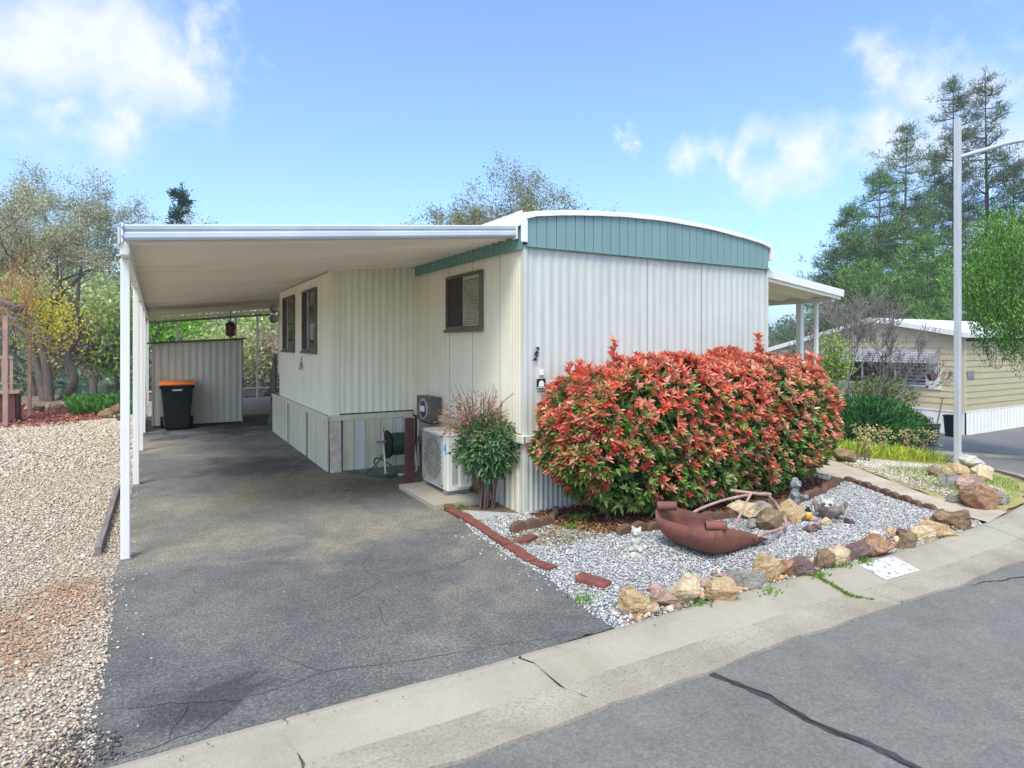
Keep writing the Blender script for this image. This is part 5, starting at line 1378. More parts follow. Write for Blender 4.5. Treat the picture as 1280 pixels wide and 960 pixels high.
o = np_mesh('white_gravel', V, F, 'stone_attr', None, C, origin=(1.5, -1.2, 0)); tag(o, 'white and grey crushed gravel around the scoop and statues', 'gravel', kind='stuff')
# beige lot: bigger stones near the kerb, finer representation farther off
def lot(n, y0, y1, s0, s1, kind):
    xx, yy = scatter([(-9.5, y0), (-3.22, y0), (-3.26, y1), (-9.5, y1)], n); keep = inside(xx, yy, gl)
    # only the part of the lot that can be seen or nearly seen
    dx, dy = xx - CAM.x, yy - CAM.y; dep = dx * FW.x + dy * FW.y; lat = dx * RT.x + dy * RT.y
    keep &= (dep > .9) & (lat / np.maximum(dep, .1) > -1.15); xx, yy = xx[keep], yy[keep]
    c = palette([lin(202, 185, 162), lin(186, 167, 142), lin(210, 200, 184), lin(168, 144, 116), lin(190, 174, 152), lin(172, 160, 140)], len(xx), .10)
    # rusty needles have stained two spots of the stones
    for (sx, sy, sr) in ((-3.62, -.42, .52), (-3.66, -1.0, .36), (-3.95, -.7, .4), (-3.5, -.05, .25)):
        f = np.clip(1 - np.hypot(xx - sx, (yy - sy)) / sr, 0, 1) * rng.random(len(xx)) * 1.4; f = np.clip(f, 0, .62)[:, None]
        c = c * (1 - f) + np.array(lin(166, 104, 52)[:3]) * f
    return pebbles(np.stack([xx, yy, np.full(len(xx), .004)], 1), rng.uniform(s0, s1, len(xx)), c, .5, kind)
parts = [lot(100000, -2.15, 1.2, .006, .0135, 'oct'), lot(56000, 1.2, 4.5, .009, .018, 'oct'), lot(30000, 4.5, 10.5, .018, .034, 'oct')]
bigx, bigy = scatter([(-5.6, -2.1), (-3.45, -2.1), (-3.40, 1.5), (-5.6, 1.5)], 120)
parts.append(pebbles(np.stack([bigx, bigy, np.full(len(bigx), .008)], 1), rng.uniform(.016, .028, len(bigx)), palette([lin(236, 226, 214), lin(220, 196, 176), lin(204, 170, 146)], len(bigx), .1), .5, 'ico'))
sx_ = -3.30 + np.abs(rng.normal(0, .07, 420)); sy_ = rng.uniform(-2.1, 4.5, 420)      # strays on the asphalt edge
parts.append(pebbles(np.stack([sx_, sy_, np.full(420, .006)], 1), rng.uniform(.005, .012, 420), palette([lin(200, 180, 162), lin(184, 162, 144)], 420, .12), .6))
off = 0; Vs, Fs, Cs = [], [], []
for v_, f_, c_ in parts: Vs.append(v_); Fs.append(f_ + off); Cs.append(c_); off += len(v_)
o = np_mesh('beige_gravel', np.concatenate(Vs), np.concatenate(Fs), 'stone_attr', None, np.concatenate(Cs), origin=(-5, 2, 0)); tag(o, 'pinkish beige gravel stones left of the driveway', 'gravel', kind='stuff')
# crumbled asphalt at the driveway corner
x, y = scatter([(-3.42, -2.16), (-3.12, -2.17), (-3.14, -1.98), (-3.28, -1.85), (-3.45, -1.95)], 420)
V, F, C = pebbles(np.stack([x, y, np.full(len(x), .008)], 1), rng.uniform(.004, .011, len(x)), palette([lin(84, 80, 76), lin(116, 106, 96), lin(60, 58, 56), lin(180, 168, 150)], len(x), .2, [.4, .3, .2, .1]), .7)
tag(np_mesh('crumbled_asphalt', V, F, 'stone_attr', None, C), 'dark crumbled asphalt heap at the driveway corner by the kerb', 'rubble', kind='stuff')
# verge gravel
x, y = scatter([(4.06, -1.9), (4.5, -.95), (5.1, .1), (6.5, .6), (7.4, 0.0), (6.4, -1.2), (5.0, -1.9), (4.3, -2.15)], 15000)
V, F, C = pebbles(np.stack([x, y, GZ(x) + .002], 1), rng.uniform(.010, .02, len(x)), palette([lin(214, 206, 190), lin(190, 180, 160), lin(160, 150, 130)], len(x), .12), .6)
tag(np_mesh('verge_gravel', V, F, 'stone_attr', None, C), 'pale gravel beyond the footpath under the weeds', 'gravel', kind='stuff')
# leaf litter: under the hedge, along the edging, a little on the asphalt
def litter(name, label, x, y, z, cols, s0, s1, p=None):
    n = len(x); D = rand_dirs(n); D[:, 2] *= .25; N = rand_dirs(n) * .5 + np.array([0, 0, 1.0])
    V, F, C = leaf_quads(np.stack([x, y, z], 1), D, N, rng.uniform(s0, s1, n), rng.uniform(s0, s1, n) * .5, palette(cols, n, .2, p), .3)
    return tag(np_mesh(name, V, F, 'litter_attr', None, C), label, 'leaf litter', kind='stuff')
BR = [lin(120, 78, 54), lin(150, 98, 64), lin(92, 60, 44), lin(176, 128, 86), lin(140, 70, 50)]
x, y = scatter(hb, 5200); litter('fallen_leaves', 'brown fallen leaves under the red hedge', x, y, np.full(len(x), .012), BR, .02, .05)
x, y = scatter([(-.5, -.5), (.3, -.5), (.35, -.95), (-.3, -.98), (-.55, -.8)], 900); litter('mossy_litter', 'rusty litter and moss between gravel and scalloped edging', x, y, np.full(len(x), .014), BR[:2] + [lin(140, 130, 50), lin(150, 140, 60)], .015, .035)
x, y = scatter([(-1.3, 2.7), (-.1, 2.7), (-.55, 1.6), (-.7, .9), (-1.2, 1.2), (-2.4, 2.2), (-2.0, 4)], 420); litter('driveway_litter', 'scattered dry leaf bits on the driveway by the bay', x, y, np.full(len(x), .007), [lin(150, 130, 100), lin(120, 100, 76), lin(186, 170, 140)], .008, .028)
x, y = scatter([(-3.25, -2), (-.8, -2.1), (-.75, .5), (-3.25, .9)], 60); xq, yq = scatter([(-2, -3.0), (3, -3.1), (3, -4.6), (-1, -4.2)], 70); litter('street_bits', 'few pale specks and leaf bits on the street', xq, yq, np.full(len(xq), -.038), [lin(200, 196, 186), lin(90, 86, 80), lin(170, 160, 140)], .006, .016)
litter('driveway_bits', 'few pale leaf bits lying on the open driveway', x, y, np.full(len(x), .007), [lin(180, 168, 140), lin(110, 96, 76)], .008, .022)
x, y = scatter([(-7.1, 9.8), (-4.5, 9.8), (-3.8, 12.5), (-4.6, 14.3), (-7.1, 14.4)], 4200); litter('red_leaves', 'red fallen leaves covering the ground before the oaks', x, y, np.full(len(x), .02), [lin(150, 76, 64), lin(170, 96, 80), lin(128, 60, 52), lin(180, 130, 100)], .04, .09)
# kerb grit and straw in the gutter line and behind the rocks
xs_, ys_, zs_ = [], [], []
for k in range(420):
    x0 = random.uniform(-3, 4.2); p_, n_ = kerb_at(s_of_x(x0)); o_ = random.choice([random.gauss(.35, .02), random.gauss(.49, .015), random.uniform(.0, .1)]); q = p_ + n_ * max(o_, 0)
    xs_.append(q.x); ys_.append(q.y); zs_.append(gz(q.x) + (.028 if o_ < .12 else -.034))
litter('kerb_grit', 'dark grit and seed bits caught along the gutter line', np.array(xs_), np.array(ys_), np.array(zs_), [lin(110, 90, 70), lin(150, 126, 92), lin(80, 70, 60)], .005, .018)
x, y = scatter([(-.7, -2.28), (3.2, -2.36), (3.2, -2.12), (-.6, -2.05)], 1500); litter('straw', 'tan straw and grit round the kerb rocks', x, y, np.full(len(x), .012), [lin(206, 172, 120), lin(190, 150, 100), lin(164, 130, 90)], .012, .04)

# ---- grass and weeds
def blades(name, label, cat, x, y, z, h0, h1, w, cols, lean=.35, kind='stuff'):
    n = len(x); D = unit(np.stack([rng.normal(0, lean, n), rng.normal(0, lean, n), np.ones(n)], 1)); N = rand_dirs(n); N[:, 2] *= .2
    V, F, C = leaf_quads(np.stack([x, y, z], 1), D, N, rng.uniform(h0, h1, n), w, palette(cols, n, .2), .15, .12, True)
    o = np_mesh(name, V, F, 'leaf', None, C); return tag(o, label, cat, kind=kind)
GR = [lin(150, 172, 70), lin(170, 184, 84), lin(124, 150, 60), lin(190, 196, 104)]
x, y = scatter([(4.2, -1.9), (4.5, -1.25), (5.2, -.5), (6.6, -.4), (7.6, -.5), (6.6, -1.4), (5.4, -1.9), (4.6, -2.15)], 6500); blades('short_grass', 'yellow green short grass beside the footpath boulders', 'grass', x, y, GZ(x), .02, .07, .006, GR)
x, y = scatter([(4.7, .1), (6.2, .55), (7.6, .3), (8.4, .2), (8.6, 1.4), (6.5, 1.8), (4.9, 1.4)], 6500); blades('weeds', 'tall yellow flowering weeds between footpath and juniper', 'weeds', x, y, GZ(x), .10, .32, .014, [lin(196, 206, 74), lin(164, 188, 66), lin(214, 206, 80), lin(130, 160, 60)], .4)
mx_, my_ = [], []
for k in range(700):
    o_ = random.uniform(.0, .40); p_, n_ = kerb_at(s_of_x(.86) + (.0 if o_ < .3 else (o_ - .3) * .9) + random.gauss(0, .012) + .03 * o_); q = p_ + n_ * o_; mx_.append(q.x); my_.append(q.y)
mzz = [on_kerb(min(max(a, -3), 3.1), min(.49, max(.001, abs(b - kerb_at(s_of_x(a))[0].y)))) [2] for a, b in zip(mx_, my_)]
blades('joint_moss', 'green moss growing in the open kerb joint', 'moss', np.array(mx_), np.array(my_), np.array(mzz) - .006, .008, .022, .006, [lin(130, 160, 60), lin(110, 136, 54)], .6)
tx, ty = [], []
for (cx_, cy_, nn) in ((1.2, -2.38, 160), (1.42, -2.42, 120), (.88, -2.40, 90), (-.15, -2.33, 80), (.35, -2.40, 80), (-.5, .42, 140), (.35, -.42, 160), (.1, -.62, 60), (-.72, -1.9, 40)):
    for _ in range(nn): tx.append(random.gauss(cx_, .05)); ty.append(random.gauss(cy_, .025))
blades('weed_tufts', 'small bright green weed tufts at the edging and kerb rocks', 'weeds', np.array(tx), np.array(ty), np.full(len(tx), .005), .02, .06, .010, [lin(110, 160, 56), lin(136, 176, 70), lin(86, 130, 48)], .7)
x, y = scatter([(-4.6, 12.0), (-3.5, 11.5), (-3.5, 15.2), (-5.0, 15.0)], 3600); blades('ivy_patch', 'bright green ivy patch beside the rock pile', 'ground cover', x, y, np.full(len(x), .0), .12, .42, .07, [lin(96, 150, 60), lin(120, 170, 74), lin(70, 118, 48)], .6)

# ================================================================== LAMP POLE, NEIGHBOUR, TREES
def ground_at(u, v):
    x = 6.0
    for _ in range(40):
        d = (1.6 - gz(x)) * 764 / (v - 430); q = seen(u, v, d); x = .5 * x + .5 * q.x
    return q, d

q, d = ground_at(1197, 583)
lp = thing('lamp_pole', 'tall white lamp pole with curved arm on a white footing by the lane', 'street lamp', (q.x, q.y, gz(q.x)))
PX, PY, PZ = q.x, q.y, gz(q.x)
top = 1.6 + 282 / 764 * d
MB().box(PX - .042, PX + .042, PY - .042, PY + .042, PZ - .05, top).build('pole', 'pole_paint', lp, bev=.008)
az_ = 1.6 + (430 - 197) / 764 * d
arm = smooth_path([Vector((PX, PY, az_)), Vector((PX, PY, az_)) + RT * .35 + Vector((0, 0, .10)), Vector((PX, PY, az_)) + RT * .95 + Vector((0, 0, .26)), Vector((PX, PY, az_)) + RT * 1.7 + Vector((0, 0, .33))], 6)
MB().tube(arm, .034, 10).build('arm', 'pole_paint', lp, smooth=True)
e_ = arm[-1]
MB().poly([e_ + Vector((0, 0, -.05)) - FW * .12, e_ + RT * .5 + Vector((0, 0, -.05)) - FW * .12, e_ + RT * .5 + Vector((0, 0, .05)) - FW * .10, e_ + RT * .1 + Vector((0, 0, .09)) - FW * .10, e_ + Vector((0, 0, .05)) - FW * .1], FW * .24).build('lamp_head', 'grey_metal', lp, bev=.02)
ft = rock('footing', (PX + .14, PY - .12, PZ), .62, .52, .20, 'rock_grey', 78, 10, .3); ft.data.materials[0] = M['statue_pale']
ft.parent = lp; ft.location = Vector((.14, -.12, 0))

# ---- neighbour's house across the lane
NX, NY, NZ = 18.34, 4.25, -1.17
nb = thing('tan_house', 'tan lap sided manufactured house with white roof across the lane', 'house', (NX, NY, NZ))
NYE, NXE = 9.75, 29.0
def n_roof(y): return (1.90 + .2 * (y - NY)) if y <= 6.9 else (1.90 + .2 * 2.65 - .262 * (y - 6.9))
MB().box(NX + .03, NXE, NY + .03, NYE, NZ, 1.78).build('inner_shell', 'dark_seam', nb)
bh = .195; z = -.46; k = 0
while z < 2.40:
    z1 = z + bh; zm = z1
    ya, yb_ = NY, NYE
    def ylim(zz):
        a_ = NY if zz <= n_roof(NY) - .04 else NY + (zz - n_roof(NY) + .04) / .2
        b_ = NYE if zz <= n_roof(NYE) - .04 else 6.9 + (n_roof(6.9) - .04 - zz) / .262
        return a_, b_
    a0, b0 = ylim(z); a1, b1 = ylim(min(z1, 2.39)); zt_ = min(z1, 2.39)
    if b0 - a0 > .1:
        if b1 <= a1: a1 = b1 = (a1 + b1) / 2
        V = [(NX - .022, a0, z), (NX - .022, b0, z), (NX - .004, b1, zt_), (NX - .004, a1, zt_), (NX + .02, a0, z), (NX + .02, b0, z), (NX + .02, b1, zt_), (NX + .02, a1, zt_)]
        mb = MB(); mb.add(V, [(0, 1, 2, 3), (7, 6, 5, 4), (0, 4, 5, 1), (1, 5, 6, 2), (2, 6, 7, 3), (3, 7, 4, 0)]); mb.build('lap_board', 'lap_yellow', nb)
    if z1 < 1.86:
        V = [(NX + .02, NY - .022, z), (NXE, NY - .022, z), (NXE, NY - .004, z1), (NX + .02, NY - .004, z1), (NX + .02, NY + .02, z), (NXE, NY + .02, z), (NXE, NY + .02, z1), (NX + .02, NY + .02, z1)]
        mb = MB(); mb.add(V, [(3, 2, 1, 0), (4, 5, 6, 7), (1, 5, 4, 0), (2, 6, 5, 1), (3, 7, 6, 2), (0, 4, 7, 3)]); mb.build('lap_board', 'lap_shaded', nb)
    z += bh; k += 1
MB().box(NX - .035, NX + .05, NY - .035, NY + .05, -.46, 1.84).build('corner_trim', 'lap_yellow', nb, bev=.006)
MB().box(NX - .03, NX - .0, NY - .03, NYE, -.50, -.46).build('skirt_rail', 'white_metal', nb)
MB().box(NX, NXE, NY - .03, NY - .0, -.50, -.46).build('skirt_rail', 'white_metal', nb)
corrugated('skirt_sheet', 'white_metal', nb, NX + .02, NXE, NZ - .04, -.50, NY - .004, 'x', -1, .23, .05, 'trap', 10)
corrugated('skirt_sheet', 'white_metal', nb, NY - .02, NYE, NZ - .04, -.50, NX - .004, 'y', -1, .5, .006, 'trap', 8)
# roof: two slopes with a white rake
for (ya, yb_) in ((NY - .22, 6.9), (6.9, 10.95)):
    pts = [(NX - .25, ya, n_roof(ya)), (NX - .25, yb_, n_roof(yb_)), (NX - .25, yb_, n_roof(yb_) + .07), (NX - .25, ya, n_roof(ya) + .07)]
    MB().poly(pts, (NXE - NX + .4, 0, 0)).build('roof_slope', 'white_roof', nb)
    pts = [(NX - .28, ya, n_roof(ya) - .07), (NX - .28, yb_, n_roof(yb_) - .07), (NX - .28, yb_, n_roof(yb_) + .085), (NX - .28, ya, n_roof(ya) + .085)]
    MB().poly(pts, (.028, 0, 0)).build('rake_board', 'white_metal', nb)
MB().box(NX - .25, NXE, NY - .25, NY - .222, n_roof(NY - .22) - .06, n_roof(NY - .22) + .075).build('eave_gutter', 'white_metal', nb, bev=.004)
for y_ in (10.7,): MB().box(NX - .1, NX - .02, y_, y_ + .08, NZ - .3, 1.35).build('porch_post', 'white_metal', nb)
# metal window awning, built of overlapping slats
aw0, aw1 = 4.92, 8.9
for k in range(6):
    t0, t1 = k / 6, (k + 1) / 6 + .03
    xa, xb = NX - .03 - .62 * t0, NX - .03 - .62 * t1; za_, zb_ = 1.42 - .42 * t0 - .004 * k, 1.42 - .42 * t1 + .012
    MB().poly([(xa, aw0, za_), (xb, aw0, zb_), (xb, aw0, zb_ + .014), (xa, aw0, za_ + .014)], (0, aw1 - aw0, 0)).build('awning_slat', 'awning_metal', nb)
for y_ in (aw0, aw1): MB().poly([(NX - .03, y_, 1.40), (NX - .65, y_, .99), (NX - .65, y_, .96), (NX - .03, y_, 1.0)], (0, .015, 0)).build('awning_side', 'awning_metal', nb)
wn_ = bpy.data.objects.new('window', None); col.objects.link(wn_); wn_.parent = nb; wn_.location = Vector((NX, 5.3, .25)) - Vector(nb.location)
MB().box(NX - .05, NX - .024, 5.28, 8.4, .28, 1.0).build('pane', 'glass_dark', wn_)
mb = MB()
for (a_, b_, c_, e2) in ((5.24, 5.30, .22, 1.05), (8.38, 8.44, .22, 1.05), (5.24, 8.44, .22, .28), (5.24, 8.44, 1.0, 1.05), (6.2, 6.26, .28, 1.0), (7.3, 7.36, .28, 1.0)): mb.box(NX - .065, NX - .022, a_, b_, c_, e2)
mb.build('frame', 'white_metal', wn_)
for k in range(6): MB().box(NX - .062, NX - .052, 5.30, 6.2, .30 + .115 * k, .37 + .115 * k).build('louvre', 'awning_metal', wn_)
for k in range(3): MB().box(NX - .055, NX - .024, 4.86 + .125 * k, 4.86 + .125 * k + .115, .16, 1.06).build('shutter_panel', 'white_metal', nb, bev=.006)
MB().box(NX - .06, NX - .055, 4.86, 5.22, .30, .34).build('shutter_rail', 'white_metal', nb)
MB().box(NX + .14, NX + .55, NY - .05, NY - .024, .55, .78).build('number_board', 'grey_metal', nb, bev=.006)
# small things at that wall
p = seen(1165, 471, 17.6)
hp_ = thing('hanging_pot', 'brown hanging flower pot before the louvred window across the lane', 'pot', p)
MB().lathe(p, [(.06, -.12), (.11, -.05), (.14, .06), (.15, .06), (.15, .085), (.13, .085), (.12, .04)], 16).build('pot', 'terracotta', hp_, smooth=False)
mb = MB()
for k in range(3):
    a_ = 2.1 * k; mb.tube([p + Vector((.14 * math.cos(a_), .14 * math.sin(a_), .08)), p + Vector((0, 0, .48))], .006, 4)
mb.build('hanger', 'grey_metal', hp_)
V, F, C = leaf_quads(np.array(p) + rng.normal(0, .05, (60, 3)) + np.array([0, 0, .10]), rand_dirs(60) + np.array([0, 0, .6]), rand_dirs(60), .09, .03, palette([lin(110, 90, 76), lin(130, 96, 84)], 60))
np_mesh('dry_plant', V, F, 'leaf', hp_, C)
p = seen(1190, 546, 18.1)
bk = thing('black_bucket', 'black plastic bucket at the white skirting behind the pole', 'bucket', (p.x, p.y, NZ))
MB().lathe((p.x, p.y, NZ), [(.17, 0), (.22, .62), (.235, .62), (.235, .66), (.2, .66), (.16, .1)], 18).build('pail', 'black_plastic', bk)
MB().tube([(p.x - .22, p.y, NZ + .64), (p.x - .1, p.y - .2, NZ + .5), (p.x + .1, p.y - .2, NZ + .5), (p.x + .22, p.y, NZ + .64)], .008, 5).build('handle', 'grey_metal', bk)
a_, b_ = seen(1168, 546, 17.6), seen(1178, 498, 18.0); a_.z = gz(a_.x)
sv = thing('garden_shovel', 'shovel with a long wooden handle leaning on the tan wall', 'shovel', a_)
MB().tube([a_ + (b_ - a_) * .32, b_], .022, 7).build('shaft', 'stem_brown', sv)
MB().bar(a_, a_ + (b_ - a_) * .34, .20, .03, up=(1, 0, 0)).build('blade', 'ac_dark', sv, bev=.01)
MB().bar(b_ - RT * .07, b_ + RT * .07, .03, .03).build('grip', 'stem_brown', sv)

# ---- vegetation generators
def bough(mb, p, d, L, r, lvl, rnd, tips, spread, up, ratio, kids, minr=.006, bend=.25):
    n = 4; pts = [p]; rs = [r]
    dd = d.copy()
    for k in range(n):
        dd = (dd + Vector((rnd.gauss(0, bend), rnd.gauss(0, bend), rnd.gauss(0, bend) + up)) * .35).normalized()
        pts.append(pts[-1] + dd * L / n); rs.append(max(minr, r * (1 - .42 * (k + 1) / n)))
    mb.tube(pts, rs, 7 if lvl > 3 else (5 if lvl > 1 else 4), False)
    if lvl <= 2: tips += [(pts[k], dd.copy(), lvl) for k in (2, 3, 4)]
    if lvl == 0: return
    for k in range(kids if rnd.random() < .8 else kids + 1):
        a = Vector((rnd.gauss(0, 1), rnd.gauss(0, 1), rnd.gauss(0, .8))).normalized()
        nd_ = (dd + a * spread).normalized(); st = pts[-1] if k < 2 else pts[rnd.randint(2, 3)]
        bough(mb, st, nd_, L * ratio * rnd.uniform(.75, 1.2), rs[-1] * .8 if k else rs[-1], lvl - 1, rnd, tips, spread, up, ratio, kids, minr, bend)

def broadleaf(name, label, base, trunks, leafcols, nper, lsize, clump, levels=5, seed=1, spread=.75, up=.12, ratio=.74, kids=2, bark='bark', group=None, droop=.1, minr=.006, cat='tree'):
    """trunks: list of (list of points, r0, r1, first bough length)"""
    rnd = random.Random(seed); root = thing(name, label, cat, base, group); mb = MB(); tips = []
    for pts, r0, r1, L in trunks:
        P = smooth_path([Vector(p) for p in pts], 4); n = len(P)
        mb.tube(P, [r0 + (r1 - r0) * i / (n - 1) for i in range(n)], 10, False)
        d_ = (P[-1] - P[-2]).normalized()
        for k in range(3):
            a = Vector((rnd.gauss(0, 1), rnd.gauss(0, 1), rnd.uniform(-.2, .6))).normalized()
            bough(mb, P[-1] if k < 2 else P[n * 2 // 3], (d_ + a * spread).normalized(), L * rnd.uniform(.8, 1.15), r1 * .8, levels, rnd, tips, spread, up, ratio, kids, minr)
    mb.build('trunk', bark, root, smooth=True)
    T = np.array([t[0][:] for t in tips]); n = len(T) * nper
    if nper > 0:
        P = np.repeat(T, nper, 0) + rng.normal(0, clump, (n, 3)); D = unit(rand_dirs(n) + np.array([0, 0, -.1]))
        L_ = rng.uniform(.7, 1.3, n) * lsize
        # each bough carries its own tone
        tone = np.repeat(rng.normal(1, .18, (len(T), 1)), nper, 0)
        V, F, C = leaf_quads(P, D, rand_dirs(n), L_, L_ * .55, np.clip(palette(leafcols, n, .15) * tone, .004, 1), .2, droop)
        np_mesh('crown', V, F, 'leaf', root, C)
    return root, len(T), n

OAK = [lin(166, 172, 128), lin(190, 190, 152), lin(138, 150, 104), lin(204, 200, 174), lin(176, 160, 136)]
def trunk_pts(uvs, d): return [seen(u, v, d) for u, v in uvs]
def root_of(pts): return (pts[0].x, pts[0].y, pts[0].z)
tA = trunk_pts([(56, 503), (50, 470), (42, 440), (38, 405)], 17.0); tB = trunk_pts([(62, 503), (60, 475), (56, 450), (50, 425), (52, 400)], 17.0)
broadleaf('oak_tree', 'twin trunked oak with thin grey green leaves beside the deck', root_of(tA), [(tA, .12, .08, 1.35), (tB, .12, .08, 1.4)], OAK, 20, .055, .13, 5, 3, .78, .06, .74, 2)
tC = trunk_pts([(76, 501), (88, 487), (93, 472), (87, 455), (85, 440), (95, 425), (97, 400), (95, 385)], 17.6)
broadleaf('oak_tree', 'oak with a single crooked trunk and sparse airy crown', root_of(tC), [(tC, .12, .08, 1.4)], OAK, 14, .055, .13, 6, 8, .78, .08, .74, 2)
tD = trunk_pts([(97, 424), (112, 412), (125, 400), (140, 390)], 17.6)

def simple_tree(name, label, u, vtop, d, width_px, cols, seed, bare=False, nper=7, lsize=.16, group='trees on the slope behind the lots', vbase=None, levels=4, clump=.32, bark='bark'):
    p = at((u - 640) / 764 * d, d); zb = hill(p.x, p.y) - .1; zt = 1.6 + (430 - vtop) / 764 * d; H = zt - zb
    w = width_px / 764 * d; L = max(w * .30, H * .24)
    t = [Vector((p.x, p.y, zb - .1)), Vector((p.x + .05 * H * math.sin(seed), p.y, zb + H * .22)), Vector((p.x, p.y + .03 * H, zb + H * .40))]
    return broadleaf(name, label, (p.x, p.y, zb), [(t, .022 * H, .014 * H, L)], cols, 0 if bare else nper, lsize * (d / 22), clump * d / 22, levels, seed, .8, .10, .72, 2, bark, group)
LG = [lin(186, 198, 124), lin(206, 212, 146), lin(160, 178, 104)]
BG = [lin(136, 196, 66), lin(162, 214, 84), lin(110, 172, 56)]
DG = [lin(130, 156, 112), lin(112, 142, 108), lin(148, 168, 122)]
TN = [lin(186, 164, 144), lin(166, 146, 128), lin(200, 182, 158), lin(156, 154, 112)]
OL = [lin(158, 156, 98), lin(136, 140, 88), lin(178, 168, 114), lin(122, 122, 80)]
sts = [('leafy_tree', 'bright green leafy tree behind the shed lid', 203, 385, 24, 60, BG, 21), ('leafy_tree', 'pale yellow green tree behind the shed', 255, 372, 27, 90, LG, 22),
       ('brushy_tree', 'pinkish tan brush seen between shed and bay', 322, 425, 26, 60, TN, 23), ('leafy_tree', 'light green bush by the back patio gap', 345, 400, 30, 70, LG, 24),
       ('leafy_tree', 'dark green tree filling the gap behind the crooked oak', 118, 300, 30, 110, DG, 25), ('leafy_tree', 'light green tree beside the carport posts beyond the oaks', 140, 360, 24, 80, LG, 26),
       ('leafy_tree', 'yellow green tree low behind the twin oak', 30, 330, 25, 120, LG, 27), ('leafy_tree', 'grey green tree far behind the deck', -30, 290, 28, 130, OAK, 28),
       ('brushy_tree', 'grey brown brush under the crooked oak', 122, 440, 22, 80, TN, 29), ('leafy_tree', 'dark tree at the back seen past the bay', 335, 385, 40, 60, DG, 30),
       ('leafy_tree', 'green tree behind the left carport posts', 180, 350, 34, 90, DG, 31), ('brushy_tree', 'low olive brush behind the oak trunks', 55, 448, 21, 110, OL, 32),
       ('leafy_tree', 'olive bush at the edge of the patio wall', 285, 440, 22, 70, LG, 33), ('leafy_tree', 'pale bush under the hanging lantern', 305, 410, 33, 60, TN + LG, 34)]
for (nm, lb, u, vt, d_, w, c, sd) in sts: simple_tree(nm, lb, u, vt, d_, w, c, sd)
simple_tree('oak_tree', 'olive leaved oak rising behind the home roof', 632, 232, 26, 180, OL, 45, nper=20, lsize=.075, group=None, levels=5, clump=.17)
simple_tree('oak_tree', 'thin topped oak right of the olive oak behind the roof', 716, 196, 27, 120, OL, 52, nper=18, lsize=.075, group=None, levels=4, clump=.17)
simple_tree('leafy_tree', 'small bright green treetop peeking over the carport roof', 533, 262, 30, 26, LG, 61, nper=8, lsize=.10, levels=3, clump=.2)

# ---- conifers
def pine(name, label, u, vtop, d, crown, Rm, cols, seed, dens=1.0, group='pines behind the tan house', blade=.34, bw=.036, zb=None):
    rnd = random.Random(seed); p = at((u - 640) / 764 * d, d); zb = hill(p.x, p.y) - .1 if zb is None else zb; zt = 1.6 + (430 - vtop) / 764 * d; H = zt - zb
    root = thing(name, label, 'tree', (p.x, p.y, zb), group); mb = MB()
    tp = [Vector((p.x + .012 * H * math.sin(3 * k / 8 + seed), p.y, zb + H * k / 8)) for k in range(9)]
    mb.tube(tp, [max(.02, .013 * H * (1 - k / 8.2)) for k in range(9)], 8, False)
    cl, cd, cs = [], [], []
    z = crown * H
    while z < H * .985:
        t = (z - crown * H) / (H * (1 - crown)); R_ = Rm * (min(1, .35 + 2.2 * t) * (1 - t) ** .75 + .05)
        k = min(7, int(z / H * 8)); f = z / H * 8 - k; c = tp[k].lerp(tp[k + 1], f)
        for b in range(rnd.randint(4, 6)):
            if rnd.random() > dens: continue
            a = rnd.random() * 6.28; l = R_ * rnd.uniform(.4, 1.45)
            e1 = c + Vector((math.cos(a) * l * .5, math.sin(a) * l * .5, l * .05)); e2 = c + Vector((math.cos(a + .1) * l, math.sin(a + .1) * l, l * rnd.uniform(.08, .32)))
            mb.tube([c, e1, e2], [.02 + .008 * l, .014 + .005 * l, .008], 4, False)
            m = max(3, int(l / .34))
            for j in range(m):
                s = .35 + .65 * (j + rnd.random() * .6) / m; q = (c.lerp(e1, s * 2) if s < .5 else e1.lerp(e2, s * 2 - 1)) + Vector((rnd.gauss(0, .14), rnd.gauss(0, .14), rnd.gauss(.05, .08)))
                cl.append(q[:]); cd.append((math.cos(a) * .5, math.sin(a) * .5, .75)); cs.append(rnd.uniform(.7, 1.25))
        z += H * (1 - crown) / (29 * (.6 + .4 * H / 15)) * rnd.uniform(.7, 1.3)
    cl.append((tp[-1])[:]); cd.append((0, 0, 1)); cs.append(1)
    mb.build('trunk', 'bark_pine', root, smooth=True)
    Cn = np.array(cl); m = 24; n = len(Cn) * m
    P = np.repeat(Cn, m, 0) + rng.normal(0, .14, (n, 3)); D = unit(np.repeat(np.array(cd), m, 0) + rand_dirs(n) * .95)
    tone = np.repeat(rng.normal(1, .22, (len(Cn), 1)), m, 0)
    V, F, C = leaf_quads(P, D, rand_dirs(n), np.repeat(np.array(cs), m) * blade * rng.uniform(.7, 1.2, n), bw, np.clip(palette(cols, n, .12) * tone, .004, 1), .1)
    np_mesh('crown', V, F, 'needle', root, C)
    return root
PG = [lin(92, 114, 76), lin(74, 98, 64), lin(110, 130, 86), lin(100, 108, 80)]
PB = [lin(104, 142, 70), lin(84, 122, 58), lin(128, 158, 84)]
pine('pine_tree', 'tallest thin topped pine with bare trunk right of the lamp pole', 1233, 92, 41, .26, 4.0, PG, 1, .7)
pine('pine_tree', 'tall dark pine standing behind the lamp pole', 1194, 100, 43, .15, 3.8, PG, 2, .85)
pine('pine_tree', 'slim sparse pine beside the tall juniper', 1268, 205, 40, .25, 3.4, PG, 3, .7)
pine('pine_tree', 'broad bushy pine behind the house ridge', 1132, 158, 40, .06, 5.0, PG + PB, 4, 1.0)
pine('pine_tree', 'dense pine left of the broad bushy pine', 1098, 212, 38, .05, 4.6, PG + PB, 5, 1.0)
